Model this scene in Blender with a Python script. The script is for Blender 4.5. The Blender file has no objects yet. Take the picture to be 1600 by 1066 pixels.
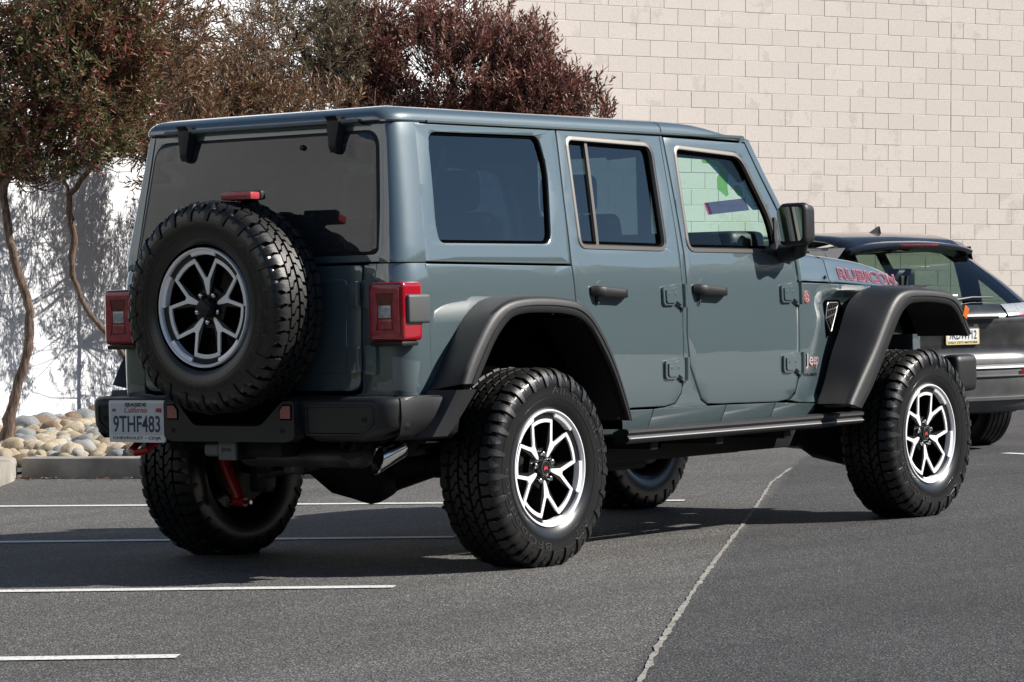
import bpy, bmesh, math, random
from math import sin, cos, pi, radians, sqrt, atan2
from mathutils import Vector, Matrix
from mathutils.geometry import tessellate_polygon
random.seed(7)
scene = bpy.context.scene
COL = scene.collection

# ---------------------------------------------------------------- camera, sky, sun, exposure
cam_d = bpy.data.cameras.new("camera")
cam = bpy.data.objects.new("camera", cam_d)
COL.objects.link(cam)
scene.camera = cam
CP = Vector((-10.0364, -8.4683, 1.0452))
YAW, PIT, ROL = 0.65451, -0.011509, -0.021874
_f = Vector((cos(YAW)*cos(PIT), sin(YAW)*cos(PIT), sin(PIT)))
_r = Vector((sin(YAW), -cos(YAW), 0)); _u = _r.cross(_f)
_R = _r*cos(ROL) + _u*sin(ROL); _U = _u*cos(ROL) - _r*sin(ROL)
cam.matrix_world = Matrix(((_R.x, _U.x, -_f.x, CP.x), (_R.y, _U.y, -_f.y, CP.y), (_R.z, _U.z, -_f.z, CP.z), (0, 0, 0, 1)))
cam_d.sensor_width = 36
cam_d.lens = 4926.15/1600*36
cam_d.clip_start = 0.1
cam_d.clip_end = 3000

SUN_AZ, SUN_EL = radians(-54), radians(36)
sd = Vector((cos(SUN_AZ)*cos(SUN_EL), sin(SUN_AZ)*cos(SUN_EL), sin(SUN_EL)))
world = bpy.data.worlds.new("World"); scene.world = world; world.use_nodes = True
wn = world.node_tree; wn.nodes.clear()
sky = wn.nodes.new('ShaderNodeTexSky'); sky.sky_type = 'NISHITA'; sky.sun_disc = False
sky.sun_elevation = SUN_EL; sky.sun_rotation = atan2(sd.x, sd.y); sky.air_density = 1.0; sky.dust_density = 0.15; sky.ozone_density = 2.5
bgn = wn.nodes.new('ShaderNodeBackground'); bgn.inputs[1].default_value = 0.052
wo = wn.nodes.new('ShaderNodeOutputWorld')
wn.links.new(sky.outputs[0], bgn.inputs[0]); wn.links.new(bgn.outputs[0], wo.inputs[0])
sl = bpy.data.lights.new("sun", 'SUN'); sl.energy = 5.0; sl.angle = radians(0.5); sl.color = (1.0, 0.94, 0.86)
so = bpy.data.objects.new("sun", sl); COL.objects.link(so)
so.rotation_euler = sd.to_track_quat('Z', 'Y').to_euler(); so.location = sd*60
scene.view_settings.view_transform = 'Standard'
scene.view_settings.look = 'None'
scene.view_settings.exposure = 0.72
scene.view_settings.gamma = 1.0
scene.render.engine = 'CYCLES'
scene.cycles.max_bounces = 10
scene.cycles.transparent_max_bounces = 24

# ---------------------------------------------------------------- materials
def mat(name, col, rough=0.5, metal=0.0, coat=0.0, spec=0.5, coat_rough=0.03, bump=None, var=None, trans=None):
    m = bpy.data.materials.new(name); m.use_nodes = True
    nt = m.node_tree; b = nt.nodes['Principled BSDF']
    b.inputs['Base Color'].default_value = (*col, 1); b.inputs['Roughness'].default_value = rough
    b.inputs['Metallic'].default_value = metal; b.inputs['Coat Weight'].default_value = coat
    b.inputs['Coat Roughness'].default_value = coat_rough; b.inputs['Specular IOR Level'].default_value = spec
    if var or bump:
        tc = nt.nodes.new('ShaderNodeTexCoord')
    if var:   # (scale, amount)
        n = nt.nodes.new('ShaderNodeTexNoise'); n.inputs['Scale'].default_value = var[0]; n.inputs['Detail'].default_value = 6
        nt.links.new(tc.outputs['Object'], n.inputs['Vector'])
        mr = nt.nodes.new('ShaderNodeMapRange'); mr.inputs[1].default_value = .3; mr.inputs[2].default_value = .7
        mr.inputs[3].default_value = 1-var[1]; mr.inputs[4].default_value = 1+var[1]
        nt.links.new(n.outputs[0], mr.inputs[0])
        mx = nt.nodes.new('ShaderNodeVectorMath'); mx.operation = 'SCALE'; mx.inputs[0].default_value = col
        nt.links.new(mr.outputs[0], mx.inputs['Scale']); nt.links.new(mx.outputs[0], b.inputs['Base Color'])
    if bump:  # (scale, strength, distance)
        n2 = nt.nodes.new('ShaderNodeTexNoise'); n2.inputs['Scale'].default_value = bump[0]; n2.inputs['Detail'].default_value = 4
        nt.links.new(tc.outputs['Object'], n2.inputs['Vector'])
        bp = nt.nodes.new('ShaderNodeBump'); bp.inputs['Strength'].default_value = bump[1]; bp.inputs['Distance'].default_value = bump[2]
        nt.links.new(n2.outputs[0], bp.inputs['Height']); nt.links.new(bp.outputs[0], b.inputs['Normal'])
    return m

def glass_mat(name, tint, ior=1.45, rough=0.0, refl=(1, 1, 1), body=None, body_w=0.0):
    m = bpy.data.materials.new(name); m.use_nodes = True; nt = m.node_tree; nt.nodes.clear()
    o = nt.nodes.new('ShaderNodeOutputMaterial'); t = nt.nodes.new('ShaderNodeBsdfTransparent'); t.inputs[0].default_value = (*tint, 1)
    g = nt.nodes.new('ShaderNodeBsdfGlossy'); g.inputs['Roughness'].default_value = rough; g.inputs['Color'].default_value = (*refl, 1)
    f = nt.nodes.new('ShaderNodeFresnel')
    ge = nt.nodes.new('ShaderNodeNewGeometry'); k = nt.nodes.new('ShaderNodeMapRange')   # same reflectance from either side of the pane
    k.inputs[3].default_value = ior; k.inputs[4].default_value = 1/ior; nt.links.new(ge.outputs['Backfacing'], k.inputs[0]); nt.links.new(k.outputs[0], f.inputs[0])
    mx = nt.nodes.new('ShaderNodeMixShader'); nt.links.new(f.outputs[0], mx.inputs[0])
    src = t
    if body:
        d = nt.nodes.new('ShaderNodeBsdfDiffuse'); d.inputs[0].default_value = (*body, 1)
        m2 = nt.nodes.new('ShaderNodeMixShader'); m2.inputs[0].default_value = body_w
        nt.links.new(t.outputs[0], m2.inputs[1]); nt.links.new(d.outputs[0], m2.inputs[2]); src = m2
    nt.links.new(src.outputs[0], mx.inputs[1]); nt.links.new(g.outputs[0], mx.inputs[2]); nt.links.new(mx.outputs[0], o.inputs[0])
    return m

M = {}
M['paint'] = mat('car_paint', (0.076, 0.111, 0.124), 0.38, 0.15, 1.0, 0.5, 0.015)
def flakes(m, sc, amt):
    nt = m.node_tree; b = nt.nodes['Principled BSDF']; tc = nt.nodes.new('ShaderNodeTexCoord')
    v = nt.nodes.new('ShaderNodeTexVoronoi'); v.inputs['Scale'].default_value = sc
    nt.links.new(tc.outputs['Object'], v.inputs['Vector'])
    bp = nt.nodes.new('ShaderNodeBump'); bp.inputs['Strength'].default_value = amt; bp.inputs['Distance'].default_value = 0.0004
    nt.links.new(v.outputs['Color'], bp.inputs['Height']); nt.links.new(bp.outputs[0], b.inputs['Normal'])
    # very weak waviness of the clear coat, as every real panel has
    n = nt.nodes.new('ShaderNodeTexNoise'); n.inputs['Scale'].default_value = 2.2; n.inputs['Detail'].default_value = 1
    nt.links.new(tc.outputs['Object'], n.inputs['Vector'])
    b2 = nt.nodes.new('ShaderNodeBump'); b2.inputs['Strength'].default_value = 0.10; b2.inputs['Distance'].default_value = 0.008
    nt.links.new(n.outputs[0], b2.inputs['Height']); nt.links.new(b2.outputs[0], b.inputs['Coat Normal'])
flakes(M['paint'], 900, 0.25)
M['paint'].node_tree.nodes['Principled BSDF'].inputs['Coat IOR'].default_value = 2.2
M['paintblack'] = mat('black_paint', (0.012, 0.013, 0.015), 0.25, 0.2, 1.0, 0.5, 0.04, var=(5, .4))
M['dusty'] = mat('dusty_black_paint', (0.03, 0.031, 0.033), 0.32, 0.1, 0.8, 0.5, 0.12, bump=(30, .1, .003), var=(7, .5))
M['plastic'] = mat('textured_black_plastic', (0.012, 0.0125, 0.014), 0.47, 0, 0, 0.5, bump=(600, .6, .0008), var=(3, .15))
M['plastic2'] = mat('dark_grey_plastic', (0.008, 0.008, 0.009), 0.5, 0, 0, 0.4, bump=(300, .2, .001))
M['gap'] = mat('gap_black', (0.002, 0.002, 0.002), 1.0, 0, 0, 0.0)
M['under'] = mat('chassis_black', (0.006, 0.006, 0.006), 0.6, 0.1, 0, 0.3, bump=(60, .3, .003), var=(9, .5))
M['dustmetal'] = mat('dusty_cast_metal', (0.10, 0.10, 0.095), 0.6, 0.5, 0, 0.4, bump=(60, .3, .003), var=(14, .4))
M['chrome'] = mat('bright_trim', (0.17, 0.16, 0.15), 0.42, 1.0)
M['chrome2'] = mat('silver_trim', (0.62, 0.62, 0.61), 0.3, 1.0)
M['steel'] = mat('polished_steel', (0.75, 0.75, 0.74), 0.16, 1.0, bump=(90, .1, .001))
M['satin'] = mat('satin_metal_and_highlight', (0.30, 0.30, 0.31), 0.35, .8)  # metal trim, and the painted highlights of the rock rail
M['machined'] = mat('machined_aluminium', (0.97, 0.98, 1.0), 0.36, 0.25, 0.2, 0.5, bump=(240, .06, .001))
M['rimblack'] = mat('gloss_black_wheel', (0.004, 0.004, 0.005), 0.35, 0, 0.15, 0.5)
M['lug'] = mat('lug_chrome', (0.55, 0.55, 0.56), 0.15, 1.0)
M['tread'] = mat('tread_rubber', (0.009, 0.009, 0.009), 0.47, 0, 0, 0.55, bump=(160, .4, .002), var=(10, .35))
M['carcass'] = mat('groove_rubber', (0.006, 0.006, 0.006), 0.8, 0, 0, 0.3)
M['sidewall'] = mat('sidewall_rubber', (0.006, 0.006, 0.0065), 0.30, 0, 0.4, 0.5, 0.2, bump=(120, .15, .0015), var=(7, .3))
M['letters'] = mat('raised_rubber_letters', (0.026, 0.027, 0.028), 0.42)
M['red'] = mat('red_lens', (0.30, 0.008, 0.018), 0.12, 0, 1.0)
M['red2'] = mat('pink_red_lens_face', (0.40, 0.055, 0.070), 0.25, 0, 0.5, var=(40, .2))
M['darkred'] = mat('dark_red_lens', (0.14, 0.010, 0.014), 0.25, 0, 0.8, bump=(160, .5, .003), var=(60, .4))
M['reverse'] = mat('clear_lamp', (0.45, 0.47, 0.48), 0.12, 0.2, 1.0, bump=(160, .5, .003), var=(60, .3))
M['reflector'] = mat('reflector_red', (0.30, 0.09, 0.09), 0.25, 0, 0.8, bump=(900, .5, .002))
M['shockred'] = mat('red_shock_paint', (0.42, 0.012, 0.010), 0.35, 0, 0.5)
M['amber'] = mat('amber_lens', (0.55, 0.13, 0.02), 0.2, 0, 1.0)
M['white'] = mat('plate_white', (0.62, 0.66, 0.70), 0.4, var=(12, .06))
M['frame_w'] = mat('plate_frame_white', (0.82, 0.82, 0.80), 0.3)
M['ink'] = mat('plate_ink', (0.04, 0.055, 0.10), 0.4)
M['black_ink'] = mat('black_ink', (0.01, 0.01, 0.01), 0.4)
M['redink'] = mat('red_ink', (0.45, 0.04, 0.05), 0.4)
M['gold'] = mat('gold_frame', (0.72, 0.60, 0.30), 0.4)
M['decalred'] = mat('decal_outline_red', (0.40, 0.13, 0.17), 0.35)
M['decalblack'] = mat('decal_fill', (0.085, 0.03, 0.055), 0.35)
M['badge'] = mat('badge_silver', (0.62, 0.60, 0.60), 0.25, .5)
M['tag_grey'] = mat('hitch_cover_grey', (0.11, 0.11, 0.115), 0.5)
M['seat'] = mat('seat_leather', (0.02, 0.02, 0.021), 0.5, bump=(40, .3, .003))
def film(nm, c):
    m = mat(nm, c, .5); nt = m.node_tree; t = nt.nodes.new('ShaderNodeBsdfTranslucent'); t.inputs[0].default_value = (*c, 1)
    x = nt.nodes.new('ShaderNodeMixShader'); x.inputs[0].default_value = .65; nt.links.new(nt.nodes['Principled BSDF'].outputs[0], x.inputs[1]); nt.links.new(t.outputs[0], x.inputs[2]); y = nt.nodes.new('ShaderNodeMixShader'); tp = nt.nodes.new('ShaderNodeBsdfTransparent'); tp.inputs[0].default_value = (*[min(1, q*2.2) for q in c], 1); y.inputs[0].default_value = .45; nt.links.new(x.outputs[0], y.inputs[1]); nt.links.new(tp.outputs[0], y.inputs[2]); nt.links.new(y.outputs[0], nt.nodes['Material Output'].inputs[0]); return m
M['green'] = film('green_window_paint', (0.15, 0.30, 0.10))
M['banner'] = film('blue_sticker', (0.10, 0.085, 0.17))
M['bannerred'] = film('red_sticker', (0.5, 0.10, 0.20))
M['glass_dark'] = glass_mat('privacy_glass', (0.09, 0.12, 0.15), 1.95, refl=(.8, .92, 1.0))
M['glass_rear'] = glass_mat('rear_privacy_glass', (0.20, 0.22, 0.22), 1.8, body=(.04, .045, .045), body_w=.5)
M['glass_clear'] = glass_mat('clear_glass', (0.86, 0.985, 0.955), 1.42, refl=(.8, .9, 1.0))
M['glass_wind'] = glass_mat('windscreen_glass', (0.72, 0.95, 0.88), 1.40)
M['glass_suv'] = glass_mat('grey_green_glass', (0.46, 0.56, 0.50), 1.65)
M['film'] = glass_mat('blue_black_reflection_sheet', (0.05, 0.09, 0.15), 1.4)  # tint of the sheet that imitates the dark reflected area
M['guard'] = mat('grey_lamp_guard', (0.065, 0.068, 0.070), 0.5, bump=(500, .7, .001))
M['mesh'] = mat('dark_vent_mesh', (0.10, 0.10, 0.10), 0.45, .8)
M['muffler'] = mat('aluminised_muffler', (0.10, 0.10, 0.098), 0.5, .6, bump=(40, .2, .003), var=(8, .4))
M['mirror'] = mat('mirror_glass', (0.75, 0.85, 0.82), 0.02, 1.0)

# ---------------------------------------------------------------- object helpers
def link(o, parent=None):
    COL.objects.link(o)
    if parent is not None: o.parent = parent
    return o
def thing(name, label, cat, loc=(0, 0, 0), rz=0.0, group=None):
    o = bpy.data.objects.new(name, None); o.empty_display_size = .2
    link(o); o.location = loc; o.rotation_euler = (0, 0, rz)
    return tag(o, label, cat, group)
def tag(o, label, cat, group=None):
    o['label'] = label; o['category'] = cat
    if group: o['group'] = group
    return o
def finish(bm, name, m, parent=None, smooth=35, recalc=True, merge=True):
    if merge: bmesh.ops.remove_doubles(bm, verts=bm.verts, dist=1e-5)
    if recalc: bmesh.ops.recalc_face_normals(bm, faces=bm.faces)
    me = bpy.data.meshes.new(name); bm.to_mesh(me); bm.free()
    if isinstance(m, (list, tuple)):
        for k in m: me.materials.append(k)
    else: me.materials.append(m)
    if smooth:
        me.polygons.foreach_set('use_smooth', [True]*len(me.polygons))
        me.set_sharp_from_angle(angle=radians(smooth))
    return link(bpy.data.objects.new(name, me), parent)

class MB:
    """collects shapes into one bmesh"""
    def __init__(s): s.bm = bmesh.new(); s.mi = 0
    def face(s, vs):
        try:
            f = s.bm.faces.new(vs); f.material_index = s.mi; return f
        except ValueError: return None
    def add(s, verts, faces):
        vs = [s.bm.verts.new(v) for v in verts]
        for f in faces: s.face([vs[i] for i in f])
        return vs
    def box(s, c, d, bev=0.0, rot=None, seg=2):
        b = bmesh.new(); bmesh.ops.create_cube(b, size=1)
        for v in b.verts: v.co = Vector((v.co.x*d[0], v.co.y*d[1], v.co.z*d[2]))
        if bev > 0: bmesh.ops.bevel(b, geom=b.edges[:], offset=min(bev, min(d)*.49), segments=seg, affect='EDGES', profile=.6)
        Mx = Matrix.Translation(Vector(c)) @ (rot.to_4x4() if rot else Matrix.Identity(4))
        b.transform(Mx); s.merge(b)
        return s
    def merge(s, b):
        mp = {}
        for v in b.verts: mp[v] = s.bm.verts.new(v.co)
        for f in b.faces: s.face([mp[v] for v in f.verts])
        b.free()
    def tube(s, pts, r, n=12, cap=True):
        pts = [Vector(p) for p in pts]; rs = r if isinstance(r, (list, tuple)) else [r]*len(pts)
        rings = []
        for i, p in enumerate(pts):
            t = (pts[min(i+1, len(pts)-1)]-pts[max(i-1, 0)]).normalized()
            a = Vector((0, 0, 1)) if abs(t.z) < .9 else Vector((1, 0, 0))
            u = t.cross(a).normalized(); w = t.cross(u)
            rings.append([s.bm.verts.new(p+(u*cos(2*pi*k/n)+w*sin(2*pi*k/n))*rs[i]) for k in range(n)])
        for a, b in zip(rings, rings[1:]):
            for k in range(n): s.face([a[k], a[(k+1) % n], b[(k+1) % n], b[k]])
        if cap: s.face(rings[0][::-1]); s.face(rings[-1])
        return s
    def lathe(s, prof, n=48, axis='y', c=(0, 0, 0), closed=False):
        """prof: (axial, radius); axial runs along -y (outward) or +x/+z"""
        rings = []
        for a, r in prof:
            ring = []
            for k in range(n):
                t = 2*pi*k/n
                if axis == 'y': p = (r*cos(t), -a, r*sin(t))
                elif axis == 'x': p = (a, r*cos(t), r*sin(t))
                else: p = (r*cos(t), r*sin(t), a)
                ring.append(s.bm.verts.new(Vector(p)+Vector(c)))
            rings.append(ring)
        pairs = list(zip(rings, rings[1:]))+([(rings[-1], rings[0])] if closed else [])
        for a, b in pairs:
            for k in range(n): s.face([a[k], a[(k+1) % n], b[(k+1) % n], b[k]])
        return rings
    def grid(s, rows, closed=False):
        vr = [[s.bm.verts.new(p) for p in r] for r in rows]
        for a, b in zip(vr, vr[1:]):
            n = len(a)
            for k in range(n if closed else n-1): s.face([a[k], a[(k+1) % n], b[(k+1) % n], b[k]])
        return vr
    def prism(s, pts, f0, f1):
        """polygon pts (u,v) -> f0(u,v) bottom & f1(u,v) top, closed solid"""
        tri = tessellate_polygon([[Vector((p[0], p[1], 0)) for p in pts]])
        a = [s.bm.verts.new(f0(*p)) for p in pts]; b = [s.bm.verts.new(f1(*p)) for p in pts]
        for t in tri: s.face([a[i] for i in t]); s.face([b[i] for i in t][::-1])
        n = len(pts)
        for k in range(n): s.face([a[k], a[(k+1) % n], b[(k+1) % n], b[k]])
        return s
    def build(s, name, m, parent=None, smooth=35, recalc=True): return finish(s.bm, name, m, parent, smooth, recalc)

def rnd(pts, r, n=5):
    """round the corners of a closed 2D polygon"""
    out = []; N = len(pts)
    for i in range(N):
        p = Vector(pts[i]); a = Vector(pts[i-1]); b = Vector(pts[(i+1) % N])
        ri = r[i] if isinstance(r, (list, tuple)) else r
        da, db = (a-p), (b-p)
        d = min(ri, da.length*.48, db.length*.48)
        if d < 1e-4: out.append(tuple(p)); continue
        A = p+da.normalized()*d; B = p+db.normalized()*d
        for k in range(n+1):
            t = k/n; out.append(tuple(A*(1-t)**2+p*2*t*(1-t)+B*t*t))
    return out

def lerp_t(x, xs, ys):
    if x <= xs[0]: return ys[0]
    for i in range(1, len(xs)):
        if x <= xs[i]:
            t = (x-xs[i-1])/(xs[i]-xs[i-1]); return ys[i-1]+(ys[i]-ys[i-1])*t
    return ys[-1]
def spline(xs, ys):
    n = len(xs); m = [0]*n
    for i in range(n):
        if i == 0: m[i] = (ys[1]-ys[0])/(xs[1]-xs[0])
        elif i == n-1: m[i] = (ys[-1]-ys[-2])/(xs[-1]-xs[-2])
        else: m[i] = ((ys[i+1]-ys[i])/(xs[i+1]-xs[i])+(ys[i]-ys[i-1])/(xs[i]-xs[i-1]))/2
    def f(x):
        if x <= xs[0]: return ys[0]+m[0]*(x-xs[0])
        if x >= xs[-1]: return ys[-1]+m[-1]*(x-xs[-1])
        i = 1
        while x > xs[i]: i += 1
        h = xs[i]-xs[i-1]; t = (x-xs[i-1])/h
        return ((2*t**3-3*t*t+1)*ys[i-1]+(t**3-2*t*t+t)*h*m[i-1]+(-2*t**3+3*t*t)*ys[i]+(t**3-t*t)*h*m[i])
    return f
def resample(pts, n):
    P = [Vector(p) for p in pts]; L = [0]
    for a, b in zip(P, P[1:]): L.append(L[-1]+(b-a).length)
    fs = [spline(L, [p[k] for p in P]) for k in range(len(P[0]))]
    return [tuple(f(L[-1]*i/(n-1)) for f in fs) for i in range(n)]
def sstep(x): x = max(0, min(1, x)); return x*x*(3-2*x)

def sheet(outer, holes, surf, depth=.02, step=(None, .06), bev=.003, name='panel', m=None, parent=None, smooth=30):
    """2D outline with holes -> curved solid panel. surf(u,v,d): point d metres below the outside surface"""
    polys = [[Vector((p[0], p[1], 0)) for p in outer]]+[[Vector((p[0], p[1], 0)) for p in h] for h in holes]
    flat = [v for p in polys for v in p]
    bm = bmesh.new(); vs = [bm.verts.new(v) for v in flat]
    for t in tessellate_polygon(polys):
        try: bm.faces.new([vs[i] for i in t])
        except ValueError: pass
    bmesh.ops.remove_doubles(bm, verts=bm.verts, dist=1e-5)
    for ax in (0, 1):
        st = step[ax]
        if not st: continue
        lo = min(v.co[ax] for v in bm.verts); hi = max(v.co[ax] for v in bm.verts)
        k = math.ceil(lo/st)*st
        while k < hi:
            co = [0, 0, 0]; no = [0, 0, 0]; co[ax] = k; no[ax] = 1
            bmesh.ops.bisect_plane(bm, geom=bm.verts[:]+bm.edges[:]+bm.faces[:], plane_co=co, plane_no=no, dist=1e-5); k += st
    bnd = [e for e in bm.edges if e.is_boundary]
    front = {v: v.co.copy() for v in bm.verts}
    back = {}
    ext = []
    if bev > 0:   # a slightly lower rim ring outside gives the panel edge its catch-light
        n2 = {}
        for e in bnd:
            f = e.link_faces[0]; c = f.calc_center_median(); a, b = e.verts
            d = (b.co-a.co).normalized(); nn = Vector((d.y, -d.x, 0))
            if nn.dot(a.co-c) < 0: nn = -nn
            for v in (a, b): n2.setdefault(v, []).append(nn)
        inset = {}
        for v, ns in n2.items():
            n = sum(ns, Vector()).normalized() if len(ns) else Vector()
            inset[v] = v.co - n*bev
        full = {v: v.co.copy() for v in inset}
        for v in inset: front[v] = inset[v]
    out = bmesh.new(); fm = {v: out.verts.new(surf(front[v].x, front[v].y, 0)) for v in bm.verts}
    for f in bm.faces:
        try: out.faces.new([fm[v] for v in f.verts])
        except ValueError: pass
    bv = {v for e in bnd for v in e.verts}
    if bev > 0:
        r0 = {v: out.verts.new(surf((full[v].x*.7+front[v].x*.3), (full[v].y*.7+front[v].y*.3), bev*.3)) for v in bv}
        r1 = {v: out.verts.new(surf(full[v].x, full[v].y, bev)) for v in bv}
        r2 = {v: out.verts.new(surf(full[v].x, full[v].y, depth)) for v in bv}
        chain = [fm, r0, r1, r2]
    else:
        r2 = {v: out.verts.new(surf(v.co.x, v.co.y, depth)) for v in bv}; chain = [fm, r2]
    for A, B in zip(chain, chain[1:]):
        for e in bnd:
            a, b = e.verts
            try: out.faces.new([A[a], A[b], B[b], B[a]])
            except ValueError: pass
    bm.free()
    bmesh.ops.recalc_face_normals(out, faces=out.faces)
    return finish(out, name, m, parent, smooth, recalc=True, merge=False)

_tc = {}
def text2d(txt, size=1.0, shear=0.0, spacing=1.0, offset=0.0):
    """returns (verts2d, faces) of a filled string centred on 0,0 with cap height about size*.7"""
    cu = bpy.data.curves.new('t', 'FONT'); cu.body = txt; cu.size = size; cu.shear = shear
    cu.space_character = spacing; cu.offset = offset; cu.resolution_u = 3; cu.align_x = 'CENTER'
    ob = bpy.data.objects.new('t', cu); COL.objects.link(ob)
    dg = bpy.context.evaluated_depsgraph_get(); me = bpy.data.meshes.new_from_object(ob.evaluated_get(dg))
    vs = [(v.co.x, v.co.y) for v in me.vertices]; fs = [tuple(p.vertices) for p in me.polygons]
    bpy.data.objects.remove(ob); bpy.data.curves.remove(cu); bpy.data.meshes.remove(me)
    return vs, fs
def text_fit(txt, w, h, **k):
    vs, fs = text2d(txt, 1.0, **k)
    x0 = min(v[0] for v in vs); x1 = max(v[0] for v in vs); y0 = min(v[1] for v in vs); y1 = max(v[1] for v in vs)
    return [((v[0]-(x0+x1)/2)*w/(x1-x0), (v[1]-(y0+y1)/2)*h/(y1-y0)) for v in vs], fs
def text_obj(name, txt, w, h, fn, m, parent, th=.001, **k):
    """fn(u,v,lift)->point"""
    vs, fs = text_fit(txt, w, h, **k)
    mb = MB(); n = len(vs)
    a = [mb.bm.verts.new(fn(u, v, th)) for u, v in vs]
    b = [mb.bm.verts.new(fn(u, v, -.0005)) for u, v in vs]
    cnt = {}
    for f in fs:
        mb.face([a[i] for i in f])
        for i in range(len(f)):
            e = (f[i], f[(i+1) % len(f)]); cnt[e] = 1
    for (i, j) in cnt:
        if (j, i) not in cnt: mb.face([a[i], b[i], b[j], a[j]])
    return mb.build(name, m, parent, 0, recalc=True)
# ================================================================ off-road wheel (axis -y is outward)
TP = [(0, .4), (.05, .3996), (.085, .3975), (.108, .393), (.124, .383), (.134, .368), (.1395, .350), (.1425, .325), (.1425, .30), (.139, .275), (.132, .252), (.124, .238)]
_tl = [0]
for _a, _b in zip(TP, TP[1:]): _tl.append(_tl[-1]+sqrt((_a[0]-_b[0])**2+(_a[1]-_b[1])**2))
_ta = spline(_tl, [p[0] for p in TP]); _tr = spline(_tl, [p[1] for p in TP])
def tyre_pt(s, ang, h=0.0):
    sg = 1 if s >= 0 else -1; s = abs(s)
    a, r = _ta(s), _tr(s); e = .003
    da, dr = _ta(s+e)-_ta(max(0, s-e)), _tr(s+e)-_tr(max(0, s-e))
    L = sqrt(da*da+dr*dr) or 1; na, nr = -dr/L, da/L
    a += na*h; r += nr*h
    return Vector((r*cos(ang), -sg*a, r*sin(ang)))
TD = .0150
def block(mb, pts, h0, h1, pitch_ang, base_r=.395, flip=1):
    """pts: (s, v metres along circumference) polygon"""
    b = bmesh.new(); vs = [b.verts.new((p[0], p[1], 0)) for p in pts]
    for t in tessellate_polygon([[Vector((p[0], p[1], 0)) for p in pts]]):
        try: b.faces.new([vs[i] for i in t])
        except ValueError: pass
    for ax, st in ((0, .02), (1, .03)):
        lo = min(v.co[ax] for v in b.verts); hi = max(v.co[ax] for v in b.verts); k = math.ceil(lo/st+.15)*st
        while k < hi-.003:
            co = [0, 0, 0]; no = [0, 0, 0]; co[ax] = k; no[ax] = 1
            bmesh.ops.bisect_plane(b, geom=b.verts[:]+b.edges[:]+b.faces[:], plane_co=co, plane_no=no, dist=1e-5); k += st
    top = {}; low = {}
    cx = sum(p[0] for p in pts)/len(pts); cy = sum(p[1] for p in pts)/len(pts)
    for v in b.verts:
        x, y = v.co.x, v.co.y
        top[v] = mb.bm.verts.new(tyre_pt(cx+(x-cx)*.93, pitch_ang+(cy+(y-cy)*.94)/base_r, h1))
    for f in b.faces: mb.face([top[v] for v in f.verts])
    for e in b.edges:
        if e.is_boundary:
            for v in e.verts:
                if v not in low: low[v] = mb.bm.verts.new(tyre_pt(v.co.x, pitch_ang+v.co.y/base_r, h0))
            a, c = e.verts; mb.face([top[a], top[c], low[c], low[a]])
    b.free()

def tyre_mesh():
    body = MB()
    n = 24; smax = _tl[-1]; rows = []
    for i in range(2*n+1):
        s = smax*(i-n)/n
        h = -TD if abs(s) < .115 else (-TD*(1-sstep((abs(s)-.115)/.025)))
        rows.append([tyre_pt(s, 2*pi*k/96, h) for k in range(96)])
    body.grid(rows, closed=True)
    NP = 50; per = 2*pi*.395; P = per/NP; g = .0088
    tr = MB()
    def zed(c, w, ph, dirn, ang, kx=.18):
        # block between the curve c(x) and the same curve one pitch on
        xs = [-1, -kx, kx, 1]; ys = [-.55*P*dirn*.6, -.42*P*dirn*.6, .42*P*dirn*.6, .55*P*dirn*.6]
        lo = [(c+x*w/2, y+ph) for x, y in zip(xs, ys)]
        hi = [(c+x*w/2, y+ph+P-g) for x, y in zip(xs, ys)][::-1]
        block(tr, lo+hi, -TD, 0, ang)
    rnd_ = random.Random(3); Q_ = 2*pi*.395/40-.0075; VS = (P-g)/Q_
    for k in range(NP):
        A = 2*pi*k/NP; j = rnd_.uniform(-.0015, .0015)
        zed(0.0, .041, 0+j, 1, A)
        zed(-.0495, .041, P*.33+j, -1, A, .3); zed(.0495, .041, P*.66+j, -1, A, .3)
        for sg in (1, -1):
            # shoulder: a long lug that runs over onto the sidewall and a short one, hooked
            w0 = .0775
            ph = P*.1 if sg > 0 else P*.6
            if k % 2 == 0:
                pts = [(w0, 0), (.098, -.007), (.114, .005), (.135, .001), (.160, .006), (.192, .014), (.190, .036), (.162, .041), (.142, .043), (.118, Q_-.008), (.108, Q_+.002), (w0, Q_)]
            else:
                pts = [(w0, 0), (.102, .005), (.118, -.002), (.140, .002), (.150, .012), (.164, .016), (.163, .030), (.148, .036), (.138, .043), (.112, Q_-.004), (w0, Q_)]
            block(tr, [(sg*s_, v*VS+ph) for s_, v in pts], -TD, 0.0065 if k % 2 == 0 else .002, A)
            # sipe-like notch block sitting on the shoulder edge
            pts = [(.122, .012), (.136, .010), (.137, .024), (.123, .026)]
            block(tr, [(sg*s_, v+ph) for s_, v in pts], 0, .003, A)
    return body, tr

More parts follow.
